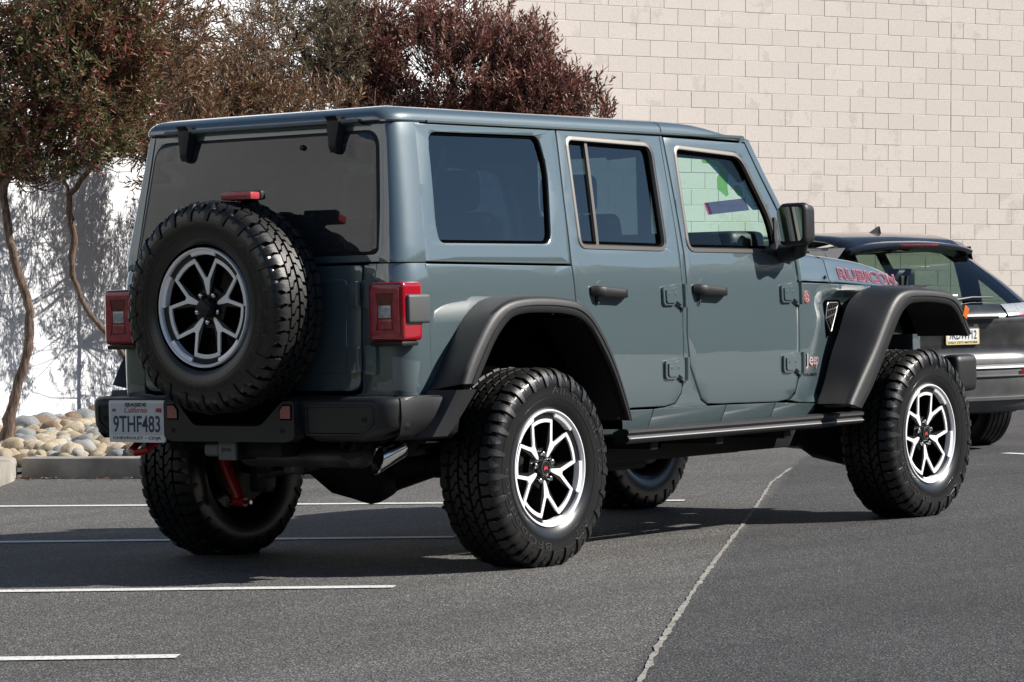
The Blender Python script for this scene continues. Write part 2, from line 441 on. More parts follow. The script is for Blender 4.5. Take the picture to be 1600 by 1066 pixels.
LEG = []
def wheel_face(hub_boss=False):
    """machined outline + black body, in plane coordinates, outward = -y"""
    mach = MB(); blk = MB()
    def pl(r, a): return (r*cos(a), r*sin(a))
    def off(a): # dish: the face sinks slightly towards the hub
        return a
    def yy(u, v, base):
        r = sqrt(u*u+v*v); return base - .018*(1-min(1, r/.19))
    for k in range(5):
        th = pi/2+2*pi*k/5
        for sg in (1, -1):
            ri = th+sg*pi/5        # root direction between two arms
            co = th+sg*radians(18.5)
            # one leg: from the root (inner, near hub) to the outer corner
            r0 = pl(.052, ri); r1 = pl(.110, ri-sg*radians(4.6)); r2 = pl(.196, co)
            d = Vector(r2)-Vector(r1); d.normalize(); nrm = Vector((-d.y, d.x))
            w = .0064
            leg = [tuple(Vector(r1)-nrm*w*1.15), tuple(Vector(r2)-nrm*w), tuple(Vector(r2)+nrm*w), tuple(Vector(r1)+nrm*w*1.15)]
            mach.prism(leg, lambda u, v: Vector((u, -yy(u, v, .098), v)), lambda u, v: Vector((u, -yy(u, v, .106), v)))
            w2 = .0095
            leg2 = [tuple(Vector(r1)*.55-nrm*w2*.8), tuple(Vector(r2)*1.04-nrm*w2*.8), tuple(Vector(r2)*1.04+nrm*w2*.8), tuple(Vector(r1)*.55+nrm*w2*.8)]
            blk.prism(leg2, lambda u, v: Vector((u, -yy(u, v, .055), v)), lambda u, v: Vector((u, -yy(u, v, .1035), v)))
            # V-shaped web at the root
            a = pl(.048, ri); b = pl(.056, ri-sg*radians(7)); c = pl(.122, ri-sg*radians(9.0)); e = pl(.119, ri)
            mach.prism([a, b, c, e], lambda u, v: Vector((u, -yy(u, v, .098), v)), lambda u, v: Vector((u, -yy(u, v, .1062), v)))
        # outer closing bar of the arm
        N = 8; aa = [th-radians(20)+radians(40)*i/N for i in range(N+1)]
        poly = [pl(.2015, a) for a in aa]+[pl(.184, a) for a in aa[::-1]]
        mach.prism(poly, lambda u, v: Vector((u, -.098, v)), lambda u, v: Vector((u, -.1061, v)))
        poly = [pl(.223, a) for a in aa]+[pl(.2008, a) for a in aa[::-1]]
        blk.prism(poly, lambda u, v: Vector((u, -.070, v)), lambda u, v: Vector((u, -.110, v)))
        # bright rim-flange segment between the arms
        th2 = th+pi/5; aa = [th2-radians(17)+radians(34)*i/N for i in range(N+1)]
        poly = [pl(.2235, a) for a in aa]+[pl(.209, a) for a in aa[::-1]]
        mach.prism(poly, lambda u, v: Vector((u, -.09, v)), lambda u, v: Vector((u, -.116-(sqrt(u*u+v*v)-.206)*.35, v)))
        # black lug pocket body around hub
        ri = th
        poly = [pl(.030, ri-.9), pl(.085, ri-.36), pl(.085, ri+.36), pl(.030, ri+.9)]
        blk.prism(poly, lambda u, v: Vector((u, -.05, v)), lambda u, v: Vector((u, -.082, v)))
    mach.lathe([(.108, .2225), (.123, .2235), (.129, .229), (.129, .2335), (.122, .236), (.110, .2355)], 96)
    blk.lathe([(.050, .001), (.078, .001), (.080, .058), (.060, .075)], 40)
    blk.lathe([(.110, .2355), (.105, .2245), (.085, .219), (.03, .212), (-.05, .205), (-.10, .212), (-.125, .232), (-.128, .238)], 72)
    blk.lathe([(-.02, .212), (-.022, .001)], 48)     # dark disc behind (brake and back of barrel)
    return mach, blk

def make_wheel(parent, name, cap=True):
    mach, blk = wheel_face()
    w = blk.build(name, M['rimblack'], parent, 30)
    mach.build('machined_spokes', M['machined'], w, 25)
    body, tr = tyre_mesh()
    t = body.build('tyre_sidewall', M['sidewall'], w, 50)
    tr.build('tyre_tread', M['tread'], w, 25)
    # dark groove floor just over the carcass between blocks
    g = MB(); rows = []
    for i in range(17):
        s = .112*(i-8)/8; rows.append([tyre_pt(s, 2*pi*k/80, -TD+.0012) for k in range(80)])
    g.grid(rows, closed=True); g.build('tyre_groove', M['carcass'], w, 60)
    for k in range(5):
        a = pi/2+2*pi*k/5; lb = MB()
        c = (.0575*cos(a), 0, .0575*sin(a))
        lb.lathe([(.079, .0125), (.096, .0118), (.103, .0095), (.1055, .005), (.106, .0005)], 12, c=c)
        lb.build('lug_nut', M['lug'], w, 40)
    if cap:
        cb = MB(); cb.lathe([(.075, .034), (.098, .032), (.103, .028), (.104, .0005)], 32); cb.build('centre_cap', M['rimblack'], w, 40)
        cr = MB(); cr.lathe([(.1035, .0275), (.1055, .0285), (.1055, .0262), (.1035, .0262)], 32); cr.build('cap_ring', M['lug'], w, 40)
        e = MB(); e.prism([(-.014, -.009), (-.010, .004), (-.004, .010), (0, .004), (.004, .010), (.010, .004), (.014, -.009), (.004, -.004), (-.004, -.004)], lambda u, v: Vector((u, -.1035, v)), lambda u, v: Vector((u, -.1052, v)))
        e.build('cap_emblem', M['redink'], w, 0)
    def arc(txt, mid, rc, hgt, span, lift=.0022, **k):
        vs, fs = text_fit(txt, span*rc, hgt, **k)
        mb = MB()
        def pt(u, v, h):
            ang = mid-u/rc; r = rc+v
            # find s for that radius on the outer sidewall
            lo, hi = _tl[6], _tl[-1]
            for _ in range(18):
                md = (lo+hi)/2
                if _tr(md) > r: lo = md
                else: hi = md
            return tyre_pt(lo, ang, h)
        a = [mb.bm.verts.new(pt(u, v, lift)) for u, v in vs]
        for f in fs: mb.face([a[i] for i in f])
        o = mb.build('sidewall_lettering', M['letters'], w, 0, recalc=False)
        return o
    arc('BFGoodrich', radians(215), .312, .030, radians(88), spacing=1.1)
    arc('All-Terrain T/A', radians(35), .312, .026, radians(100), spacing=1.1)
    arc('KO2', radians(300), .305, .022, radians(16), spacing=1.1)
    # moulded rings on the sidewall
    rg = MB()
    for r_ in (.334, .281):
        lo, hi = _tl[6], _tl[-1]
        for _ in range(18):
            md = (lo+hi)/2
            if _tr(md) > r_: lo = md
            else: hi = md
        rows = [[tyre_pt(lo+d, 2*pi*k/90, h) for k in range(90)] for d, h in ((-.0014, -.001), (-.0007, .0014), (.0007, .0014), (.0014, -.001))]
        rg.grid(rows, closed=True)
    rg.build('sidewall_ring', M['sidewall'], w, 50)
    return w
def copy_tree(o, parent):
    c = o.copy(); COL.objects.link(c); c.parent = parent
    for ch in list(o.children): copy_tree(ch, c)
    return c
# ================================================================ the green-grey off-roader
JEEP = thing('off_road_suv', 'grey green boxy off-road SUV with spare wheel on its tailgate, largest vehicle', 'SUV')
S_ = spline([.45, .52, .56, .62, .8, 1.0, 1.15, 1.21, 1.35, 1.76, 1.80], [.715, .742, .757, .770, .778, .775, .769, .762, .742, .672, .664])
R_ = spline([.5, .8, 1.1, 1.22, 1.40, 1.76, 1.80], [-.685, -.692, -.690, -.684, -.655, -.598, -.592])
def side_surf(sg, extra=None, off=0.0):
    def f(x, z, d):
        y = S_(z)+off-d
        if extra: y += extra(x, z)
        return Vector((x, sg*y, z))
    return f
def rear_surf(off=0.0):
    def f(y, z, d): return Vector((R_(z)-off+d, y, z))
    return f
P = M['paint']

RD = [(.457, 1.764), (.435, 1.48), (.423, 1.205), (.433, 1.06), (.48, .95), (.56, .80), (.64, .68), (.74, .600), (1.069, .596), (1.14, .608), (1.183, .652), (1.198, .72), (1.199, .909), (1.214, 1.24), (1.206, 1.49), (1.200, 1.761)]
RDW = rnd([(.512, 1.735), (1.125, 1.722), (1.118, 1.268), (.495, 1.279)], [.04, .055, .05, .04], 6)
FD = [(1.231, 1.758), (1.243, 1.49), (1.2535, 1.24), (1.243, 1.018), (1.235, .908), (1.252, .769), (1.304, .680), (1.345, .622), (1.395, .596), (1.46, .592), (1.96, .582), (2.05, .590), (2.10, .625), (2.122, .69), (2.132, .948), (2.134, 1.152), (2.128, 1.262), (2.06, 1.42), (1.95, 1.60), (1.868, 1.748)]
FDW = rnd([(1.300, 1.718), (1.812, 1.694), (1.985, 1.405), (1.998, 1.258), (1.285, 1.265)], [.04, .06, .10, .05, .05], 6)
QP = [(-.533, 1.212), (.417, 1.199), (.427, 1.06), (.44, .99), (.33, 1.03), (.25, 1.05), (-.20, 1.05), (-.30, .99), (-.40, .86), (-.533, .66)]
HS = [(-.473, 1.764), (.449, 1.764), (.428, 1.48), (.416, 1.208), (-.529, 1.221), (-.526, 1.30)]
HSW = rnd([(-.397, 1.732), (.325, 1.736), (.352, 1.60), (.300, 1.290), (-.427, 1.293), (-.436, 1.36)], [.05, .04, .2, .05, .05, .05], 6)

def scale_poly(pts, d):
    """inset (d<0) or outset a roughly convex polygon by d metres"""
    out = []; N = len(pts); A = sum(pts[i-1][0]*pts[i][1]-pts[i][0]*pts[i-1][1] for i in range(N))
    for i in range(N):
        a, p, b = Vector(pts[i-1]), Vector(pts[i]), Vector(pts[(i+1) % N])
        t = (b-a).normalized(); n = Vector((t.y, -t.x))*(1 if A > 0 else -1)
        out.append(tuple(p+n*d))
    return out

def ring_strip(poly, surf, w, h, name, m, parent, inner=0.0):
    """moulding that follows a closed outline: outer at poly, width w inwards, proud by h"""
    a = poly; b = scale_poly(poly, -w*.2); c = scale_poly(poly, -w*.8); d = scale_poly(poly, -w)
    mb = MB(); rows = [[surf(u, v, .002) for u, v in a], [surf(u, v, -h) for u, v in b], [surf(u, v, -h) for u, v in c], [surf(u, v, .010+inner) for u, v in d]]
    mb.grid(rows, closed=True); return mb.build(name, m, parent, 50)

for sg in (-1, 1):
    s0 = side_surf(sg)
    # tub quarter, pillar, sill, cowl panels
    sheet(QP, [], s0, .02, (.10, .05), .003, 'quarter_panel', P, JEEP)
    pil = [(1.206, 1.762), (1.2115, 1.49), (1.2195, 1.24), (1.205, .905), (1.204, .72), (1.188, .648), (1.146, .602), (1.07, .590), (1.00, .588), (1.40, .586), (1.34, .612), (1.296, .674), (1.246, .764), (1.229, .906), (1.237, 1.018), (1.248, 1.24), (1.237, 1.49), (1.2255, 1.762)]
    sheet(pil, [], side_surf(sg, off=-.002), .02, (None, .05), .002, 'door_pillar', P, JEEP)
    sill = [(.66, .592), (.982, .587)], [(.988, .587), (1.540, .584)], [(1.546, .584), (1.942, .578)], [(1.948, .578), (2.30, .560)]
    for (a, b) in sill:
        pts = [a, b, (b[0]-.006, .54), (b[0]-.014, .492), (a[0]-.014, .492), (a[0]-.006, .54)]
        sheet(pts, [], s0, .02, (None, .02), .002, 'sill_panel', P, JEEP)
    def cowl_in(x, z):
        xl = lerp_t(z, [.55, .62, .80, .95, 1.06, 1.09], [2.19, 2.21, 2.25, 2.31, 2.265, 2.25])
        top = sstep((1.090-z)/.07); return -min(.058, .30*max(0, x-xl))*top*sstep((z-.55)/.06)
    cw = [(2.137, 1.118), (2.137, .948), (2.127, .69), (2.104, .612), (2.07, .585), (2.15, .572), (2.50, .560), (2.62, .80), (2.72, 1.00), (2.78, 1.097), (2.50, 1.108)]
    sheet(cw, [], side_surf(sg, cowl_in), .02, (.03, .03), .003, 'cowl_panel', P, JEEP)
    # hardtop side with window
    sheet(HS, [HSW], s0, .03, (.10, .04), .004, 'hardtop_side', P, JEEP)
    inn = scale_poly(HSW, -.006)
    qg = sheet(HSW, [], side_surf(sg, off=-.018), .004, (.1, .05), 0, 'quarter_window', M['glass_dark'], JEEP)
    ring_strip(scale_poly(HSW, .004), side_surf(sg, off=-.012), .018, .002, 'window_seal', M['gap'], qg)
    # doors
    for nm, D_, W_, hx in (('rear_door', RD, RDW, 1.20), ('front_door', FD, FDW, 2.135)):
        d = sheet(D_, [W_], s0, .03, (.10, .04), .004, 'door', P, JEEP)
        ring_strip(scale_poly(W_, .012), s0, .026, .004, 'window_trim', M['chrome'], d)
        ring_strip(scale_poly(W_, -.012), side_surf(sg, off=-.010), .014, .0, 'window_seal', M['gap'], d)
        gm = M['glass_dark'] if nm == 'rear_door' or sg > 0 else M['glass_clear']  # left front pane darkened only to stop sun crossing onto the ground
        sheet(W_, [], side_surf(sg, off=-.020), .004, (.1, .05), 0, 'door_window', gm, d)
        if nm == 'rear_door':
            mb = MB(); mb.grid([[s0(lerp_t(z, [1.26, 1.73], [.632+k, .660+k]), z, dd) for z in [1.27+.455*i/8 for i in range(9)]] for k, dd in ((-.011, .02), (-.009, .008), (.009, .008), (.011, .02))])
            mb.build('window_divider', M['chrome'], d, 40)
        # handle
        hx0 = .545 if nm == 'rear_door' else 1.298
        hz = 1.092
        cup = MB(); poly = [(hx0+.055+.060*cos(t)+.03, hz+.004+.046*sin(t)) for t in [2*pi*i/24 for i in range(24)]]
        cup.prism(poly, lambda u, v: s0(u, v, .001), lambda u, v: s0(u, v, -.0012)); cup.build('handle_recess', P, d, 40)
        hb = MB()
        secs = []
        for t in range(13):
            q = t/12; x = hx0-.015+.255*q
            hw = .0235*(1-.22*q) if q < .95 else .012
            hw = .016 if t == 0 else hw
            yo = -.034*sstep(min(q, 1-q)*6)-.008
            zc = hz+.004-.016*q
            secs.append([s0(x, zc+hw*a, yo+b) for a, b in ((-1, .016), (-.92, .003), (-.7, 0), (.7, -.001), (.92, .003), (1, .016), (.7, .028), (-.7, .028))])
        vr = hb.grid(secs, closed=True); hb.face(vr[0][::-1]); hb.face(vr[-1])
        h = hb.build('door_handle', M['plastic2'], d, 45)
        kb = MB(); kb.tube([s0(hx0+.03, hz-.02, .0), s0(hx0+.03, hz-.05, -.004)], .010, 10); kb.build('handle_insert', M['plastic'], h)
        if nm == 'front_door':
            kc = MB(); c = s0(1.327, 1.034, 0)
            kc.lathe([(0, .012), (.004, .012), (.005, .009), (.0035, .008), (.0035, .0005)], 20, c=c)
            ko = kc.build('door_lock', M['lug'], d)
            if sg > 0:
                ko.location = (0, 2*c.y, 0); ko.scale = (1, -1, 1)
        # hinges
        for hz_ in (1.068, .752):
            hg = MB()
            x0 = hx-.150; x1 = hx+.006
            plate = rnd([(x0, hz_+.040), (x0+.07, hz_+.043), (x0+.10, hz_+.050), (x1-.010, hz_+.050), (x1-.010, hz_-.052), (x1-.024, hz_-.052), (x0+.092, hz_-.028), (x0+.080, hz_-.040), (x0+.012, hz_-.040), (x0, hz_-.030)], .009, 3)
            hg.prism(plate, lambda u, v: s0(u, v, 0), lambda u, v: s0(u, v, -.011))
            cx_ = (x0+x1)/2; pl2 = [(cx_+(u-cx_)*.80, hz_+(v-hz_)*.74) for u, v in plate]; hg.prism(pl2, lambda u, v: s0(u, v, -.010), lambda u, v: s0(u, v, -.017))
            ho = hg.build('door_hinge', P, d, 40)
            kn = MB(); kn.tube([s0(x1+.000, hz_-.050, -.012), s0(x1+.000, hz_+.050, -.012)], .0125, 14)
            kn.box(s0(x1+.010, hz_, -.004), (.012, .012, .088), .003); kn.tube([s0(x1-.012, hz_-.062, -.006), s0(x1-.012, hz_-.040, -.006)], .008, 8)
            kn.build('hinge_pin', P, ho, 40)
            for bx in (x0+.038, x0+.088):
                bt = MB(); bt.lathe([(0, .0075), (.004, .007), (.0045, .0005)], 8, c=s0(bx, hz_+.008, -.0145)) if sg < 0 else bt.box(s0(bx, hz_+.008, -.0165), (.012, .004, .012), .001)
                bt.build('hinge_bolt', P, ho, 40)
    # drip rail and the thin black gap beneath the roof
    dr = MB(); dr.grid([[Vector((x, sg*y_, z)) for x in [-.40+2.26*i/30 for i in range(31)]] for y_, z in ((.668, 1.767), (.678, 1.769), (.679, 1.777), (.668, 1.782))])
    dr.build('drip_rail', P, JEEP, 30)
    # mirror
    mi = MB(); mi.box((1.975, sg*.880, 1.378), (.110, .150, .192), .036, seg=4)
    for v in mi.bm.verts:
        if v.co.x > 1.98: v.co.z = 1.378+(v.co.z-1.378)*.90; v.co.y = sg*.88+(v.co.y-sg*.88)*.90
    mo = mi.build('door_mirror', M['plastic'], JEEP, 40)
    mg = MB(); poly = rnd([(sg*.88-.058, 1.302), (sg*.88+.058, 1.302), (sg*.88+.058, 1.455), (sg*.88-.058, 1.455)], .025, 4)
    mg.prism(poly, lambda u, v: Vector((1.922+.30*(sg*.88-u)*(-sg), u, v)), lambda u, v: Vector((1.917+.22*(sg*.88-u)*(-sg)-.010, u, v))); mg.build('mirror_glass', M['mirror'], mo, 0)
    ma = MB(); ma.tube([(2.02, sg*.745, 1.252), (2.03, sg*.80, 1.250), (2.02, sg*.86, 1.262), (1.995, sg*.885, 1.30)], [.046, .040, .036, .034], 14)
    ma.prism(rnd([(1.86, 1.258), (2.10, 1.205), (2.095, 1.30), (2.00, 1.42), (1.97, 1.30)], .012, 3), lambda u, v: s0(u, v, .004), lambda u, v: s0(u, v, -.010))
    ma.build('mirror_arm', M['plastic'], mo, 40)
    # windscreen pillar outside the door edge
    ap = MB(); ed = [(1.868, 1.755), (1.95, 1.607), (2.06, 1.427), (2.132, 1.266), (2.15, 1.12)]
    rows = []
    for (x, z) in resample(ed, 14):
        y = S_(z)
        rows.append([Vector((x+.007, sg*(y-.012), z+.002)), Vector((x+.006, sg*(y-.002), z+.002)), Vector((x+.018, sg*y, z+.004)), Vector((x+.045, sg*(y-.006), z+.010)), Vector((x+.065, sg*(y-.03), z+.014)), Vector((x+.060, sg*(y-.075), z+.014)), Vector((x+.01, sg*(y-.08), z+.0))])
    vr = ap.grid(rows, closed=True); ap.face(vr[0]); ap.face(vr[-1][::-1])
    ap.build('windscreen_pillar', P, JEEP, 40)
    # ---- rear corner columns: tub corner and hardtop corner
    for z0, z1, nm, n in ((.690, 1.2145, 'tub_corner', 14), (1.2195, 1.776, 'hardtop_corner', 16), (.70, 1.77, 'corner_backing', 12)):
        mb = MB(); rows = []
        for i in range(n+1):
            z = z0+(z1-z0)*i/n; row = []
            e = .003 if i in (0, n) else 0
            xs = R_(z)+.158; cr = .145 if nm == 'tub_corner' else .105-.045*(z-1.22)/.55; ye = S_(z)-cr
            row.append(Vector((xs+.0, sg*(S_(z)-.02), z)))
            for k in range(15):
                t = k/14*pi/2; ct, st = cos(t)**.72 if k < 14 else 0, sin(t)**.72
                row.append(Vector((xs-(.158-e)*st, sg*(ye+(cr-e)*ct), z)))
            row.append(Vector((R_(z)+e, sg*(ye-.02 if nm == 'tub_corner' else ye-.005), z)))
            row.append(Vector((R_(z)+.02, sg*(ye-.02 if nm == 'tub_corner' else ye-.005), z)))
            rows.append(row)
        if nm == 'corner_backing': rows = [[Vector((p.x+.014, p.y-sg*.014, p.z)) for p in r] for r in rows]
        vr = mb.grid(rows); mb.build(nm, M['gap'] if nm == 'corner_backing' else P, JEEP, 40)
    # inner dark backing so the shut lines read black
    bk = MB()
    for x0, x1, z0, z1 in ((-.56, 2.45, .50, 1.235), ):
        zs = [z0+(z1-z0)*i/10 for i in range(11)]
        bk.grid([[Vector((x, sg*(S_(z)-.062), z)) for x in (x0, x1)] for z in zs])
    for x0, x1 in ((.395, .50), (1.15, 1.29), (-.50, -.44)):
        bk.grid([[Vector((x, sg*(S_(z)-.045), z)) for x in (x0, x1)] for z in [1.235+.53*i/8 for i in range(9)]])
    bk.grid([[Vector((x, sg*y, z)) for x in (-.47, 1.86)] for y, z in ((.66, 1.722), (.640, 1.768))])
    bk.build('inner_body', M['gap'], JEEP, 40)

# ---------------- roof: rings that follow the plan outline, rolled over at the edge
def plan(ins):
    x0, x1, w = -.622+ins, 1.884-ins, .674-ins; rb, rf = max(.145-ins*.8, .05), max(.10-ins*.8, .04); ry = max(.085-ins*.5, .04); out = []
    def arc(cx, cy, r, a0, a1, n=10, r2=None):
        r2 = r2 or r
        for k in range(n+1):
            t = a0+(a1-a0)*k/n; ct, st = cos(t), sin(t)
            out.append((cx+r*(abs(ct)**.80)*(1 if ct > 0 else -1), cy+r2*(abs(st)**.80)*(1 if st > 0 else -1)))
    def seg(a, b, n):
        for k in range(1, n): out.append((a[0]+(b[0]-a[0])*k/n, a[1]+(b[1]-a[1])*k/n))
    arc(x0+rb, -w+ry, rb, 1.5*pi, pi, r2=ry); seg((x0, -w+ry), (x0, w-ry), 16); arc(x0+rb, w-ry, rb, pi, .5*pi, r2=ry)
    seg((x0+rb, w), (x1-rf, w), 24); arc(x1-rf, w-rf, rf, .5*pi, 0); seg((x1, w-rf), (x1, -w+rf), 16); arc(x1-rf, -w+rf, rf, 0, -.5*pi)
    seg((x1-rf, -w), (x0+rb, -w), 24)
    return out
def rz_(x, z):
    f = 1-.75*sstep((x-1.45)/.46)**1.3; return 1.776+(z-1.776)*f-.016*sstep((x-1.3)/.6)
mb = MB(); rows = []
for ins, z in ((.004, 1.770), (0, 1.776), (.0015, 1.788), (.007, 1.801), (.018, 1.813), (.036, 1.8225), (.065, 1.830), (.12, 1.838), (.22, 1.846), (.36, 1.852), (.52, 1.856), (.64, 1.857)):
    rows.append([Vector((x, y, rz_(x, z))) for x, y in plan(ins)])
vr = mb.grid(rows, closed=True); mb.face(vr[-1]); mb.build('roof', P, JEEP, 40)
mb = MB()
for xs_ in (1.214,):
    mb.grid([[Vector((xs_+dx, y, z+.0012)) for y, z in ((-.6745, 1.778), (-.673, 1.788), (-.667, 1.801), (-.656, 1.813), (-.638, 1.8225), (-.609, 1.830), (-.554, 1.838), (-.454, 1.846), (0, 1.857), (.454, 1.846), (.609, 1.830), (.667, 1.801), (.6745, 1.778))] for dx in (-.0025, .0025)])
mb.build('roof_seam', M['gap'], JEEP, 0)
mb = MB(); mb.grid([[Vector((x, y, 1.772)) for y in (-.66, 0, .66)] for x in (-.60, 1.84)]); mb.build('headliner', M['seat'], JEEP)

# ---------------- rear: lift glass, tailgate
rs = rear_surf()
GL = rnd([(-.660, 1.255), (-.598, 1.738), (.598, 1.738), (.660, 1.255)], [.03, .06, .06, .03], 5)
fr = [(-.66, 1.222), (-.605, 1.778), (.605, 1.778), (.66, 1.222)]
FRo = [(-.632, 1.222), (-.555, 1.778), (.555, 1.778), (.632, 1.222)]
GLi = rnd([(-.640, 1.262), (-.586, 1.728), (.586, 1.728), (.632, 1.262)], [.03, .06, .06, .03], 5)
lg = sheet(GLi, [], rear_surf(.002), .006, (.2, .05), .002, 'rear_window', M['glass_rear'], JEEP)
sheet([(-.668, 1.222), (-.615, 1.776), (.615, 1.776), (.668, 1.222)], [scale_poly(GLi, .003)], rear_surf(-.004), .02, (.2, .05), .003, 'hardtop_rear_frame', P, JEEP)
ring_strip(scale_poly(GLi, .012), rear_surf(-.002), .030, .001, 'rear_window_seal', M['plastic2'], lg)
mb = MB(); mb.grid([[Vector((x, y, z)) for y in [-.52+1.04*k/8 for k in range(9)]] for x, z in ((-.628, 1.786), (-.634, 1.781), (-.634, 1.774), (-.626, 1.766), (-.60, 1.760))]); mb.build('roof_lip', P, JEEP, 50)
for hy in (-.395, .405):
    mb = MB(); sec = []
    for q in range(9):
        z = 1.800-.142*q/8; w = lerp_t(q, [0, 3, 5, 8], [.036, .036, .026, .020]); o = lerp_t(q, [0, 1, 4, 7, 8], [.036, .040, .036, .030, .018])
        x = R_(z)-.006 if q > 0 else -.620
        sec.append([Vector((x, hy-w, z)), Vector((x-o, hy-w*.8, z)), Vector((x-o-.004, hy, z)), Vector((x-o, hy+w*.8, z)), Vector((x, hy+w, z))])
    vr = mb.grid(sec); mb.face([v for v in vr[0]]); mb.face([v for v in vr[-1]][::-1])
    mb.build('window_hinge', M['plastic'], JEEP, 40)
mb = MB(); mb.lathe([(0, .012), (-.012, .010), (-.014, .0005)], 14, axis='x', c=(R_(1.69)-.003, -.215, 1.685)); mb.build('window_stud', M['plastic'], lg)
# tailgate
TG = rnd([(-.572, 1.212), (-.555, .722), (.60, .722), (.60, 1.212)], [.02, .05, .05, .02], 5)
tg = sheet(TG, [], rear_surf(.004), .03, (.1, .05), .004, 'tailgate', P, JEEP)
emb = rnd([(-.50, 1.16), (-.49, .79), (.53, .79), (.53, 1.16)], .03, 4)
for d in (0,):
    ring_strip(emb, rear_surf(.004), .018, .0035, 'tailgate_crease', P, tg)
sheet([(-.64, 1.212), (-.579, 1.212), (-.562, .73), (-.55, .712), (-.52, .708), (-.64, .690)], [], rs, .02, (None, .05), .002, 'rear_corner_panel', P, JEEP)
sheet([(.64, 1.212), (.606, 1.212), (.606, .715), (.56, .708), (.64, .690)], [], rs, .02, (None, .05), .002, 'rear_corner_panel', P, JEEP)
sheet([(-.55, .705), (.60, .705), (.60, .64), (-.60, .64), (-.64, .69)], [], rs, .02, (.2, None), .002, 'rear_sill', P, JEEP)
mb = MB(); mb.grid([[Vector((R_(z)+.045, y, z)) for y in (-.66, .66)] for z in (.60, .9, 1.235)]); mb.build('inner_tailgate', M['gap'], JEEP, 0)
for hz in (1.10, .845):
    mb = MB(); poly = rnd([(-.645, hz+.058), (-.578, hz+.055), (-.578, hz-.055), (-.645, hz-.062)], .018, 4)
    mb.prism(poly, lambda u, v: rs(u, v, 0), lambda u, v: rs(u, v, -.014)); mb.tube([(-.722, -.572, hz-.045), (-.722, -.572, hz+.045)], .012, 12)
    mb.box((-.712, -.545, hz), (.012, .06, .10), .005)
    mb.build('tailgate_hinge', P, tg, 40)
# third brake light on its stalk over the spare
mb = MB(); mb.box((-.905, -.142, 1.492), (.060, .160, .030), .008); b3 = mb.build('high_brake_light', M['red2'], JEEP, 40)
mb = MB(); mb.box((-.868, -.142, 1.494), (.030, .172, .036), .008); mb.tube([(-.86, -.142, 1.475), (-.84, -.142, 1.44), (-.74, -.10, 1.30), (-.70, -.08, 1.15)], [.038, .035, .03, .03], 10)
mb.build('brake_light_stalk', M['plastic2'], b3, 40)
mb = MB(); mb.box((-.755, -.013, 1.06), (.13, .30, .30), .03); mb.lathe([(0, .06), (-.14, .055), (-.15, .0005)], 24, axis='x', c=(-.80, -.013, 1.06)); mb.build('spare_carrier', M['plastic2'], JEEP, 40)

# tail lamps
for sg in (-1, 1):
    lb = MB()
    y0, y1 = .625, .800; z0, z1 = .915, 1.142
    b = bmesh.new(); bmesh.ops.create_cube(b, size=1)
    lb.box((-.6625, sg*(y0+y1)/2, (z0+z1)/2), (.125, y1-y0, z1-z0), .020, seg=4)
    lo = lb.build('tail_lamp', M['red'], JEEP, 40)
    # pink-red face ring with a waisted recess
    xf = -.7262; c = sg*(y0+y1)/2; w = (y1-y0)/2-.016; hh = (z1-z0)/2-.016
    outer = rnd([(c-w, 1.0285-hh), (c+w, 1.0285-hh), (c+w, 1.0285+hh), (c-w, 1.0285+hh)], .014, 4)
    iw = w-.026; ih = hh-.026
    inner = [(c-iw, 1.0285-ih), (c+iw, 1.0285-ih), (c+iw*.78, 1.0285-ih*.30), (c+iw*.78, 1.0285+ih*.30), (c+iw, 1.0285+ih), (c-iw, 1.0285+ih), (c-iw*.78, 1.0285+ih*.30), (c-iw*.78, 1.0285-ih*.30)]
    sheet(outer, [inner], lambda u, v, d: Vector((xf-.004+d, u, v)), .006, (None, None), .002, 'lamp_bezel', M['red2'], lo)
    mb = MB(); mb.prism(inner, lambda u, v: Vector((xf+.001, u, v)), lambda u, v: Vector((xf-.0008, u, v))); mb.build('lamp_recess', M['darkred'], lo, 0)
    mb = MB(); mb.box((xf-.001, c, 1.0285), (.006, iw*1.35, .048), .002); mb.build('reverse_light', M['reverse'], lo)
    mb = MB(); mb.box((xf-.001, c, 1.0285-ih*.66), (.005, iw*1.5, ih*.5), .002); mb.build('lower_lens', M['red2'], lo)
    mb = MB(); mb.box((-.636, sg*.786, 1.038), (.135, .056, .112), .012, seg=3); mb.build('lamp_guard', M['guard'], lo, 40)
    mb = MB(); mb.box((-.67, sg*.71, .905), (.10, .16, .018), .006); mb.build('lamp_base', M['plastic2'], lo)

# ---------------- bumper
def bump_x(y):  # plan shape of the bumper face
    a = abs(y); return -.840+.006*a+.12*(1-sqrt(max(0, 1-min(1, max(0, (a-.72)/.10))**2)))
mb = MB(); rows = []
YS = [-.82*sin(pi/2*min(1, abs(i-40)/40)**.8)*(1 if i < 40 else -1) for i in range(81)]
def bump_prof(y):
    a = abs(y)
    zt = .700; zb = .530
    if a < .42:
        t = sstep((.42-a)/.05)
        zb = .565-.03*(1-t)
        zt = .700
    if a > .64: zb = .530+.045*sstep((a-.64)/.18)
    return zt, zb
for y in YS:
    zt, zb = bump_prof(y); x = bump_x(y)
    rows.append([Vector((x+.14, y, zt+.004)), Vector((x+.05, y, zt+.004)), Vector((x+.018, y, zt)), Vector((x+.004, y, zt-.012)), Vector((x, y, zt-.03)), Vector((x+.002, y, (zt+zb)/2)), Vector((x+.006, y, zb+.02)), Vector((x+.02, y, zb+.004)), Vector((x+.05, y, zb)), Vector((x+.14, y, zb))])
mb.grid(rows)
BP = mb.build('rear_bumper', M['plastic'], JEEP, 50)
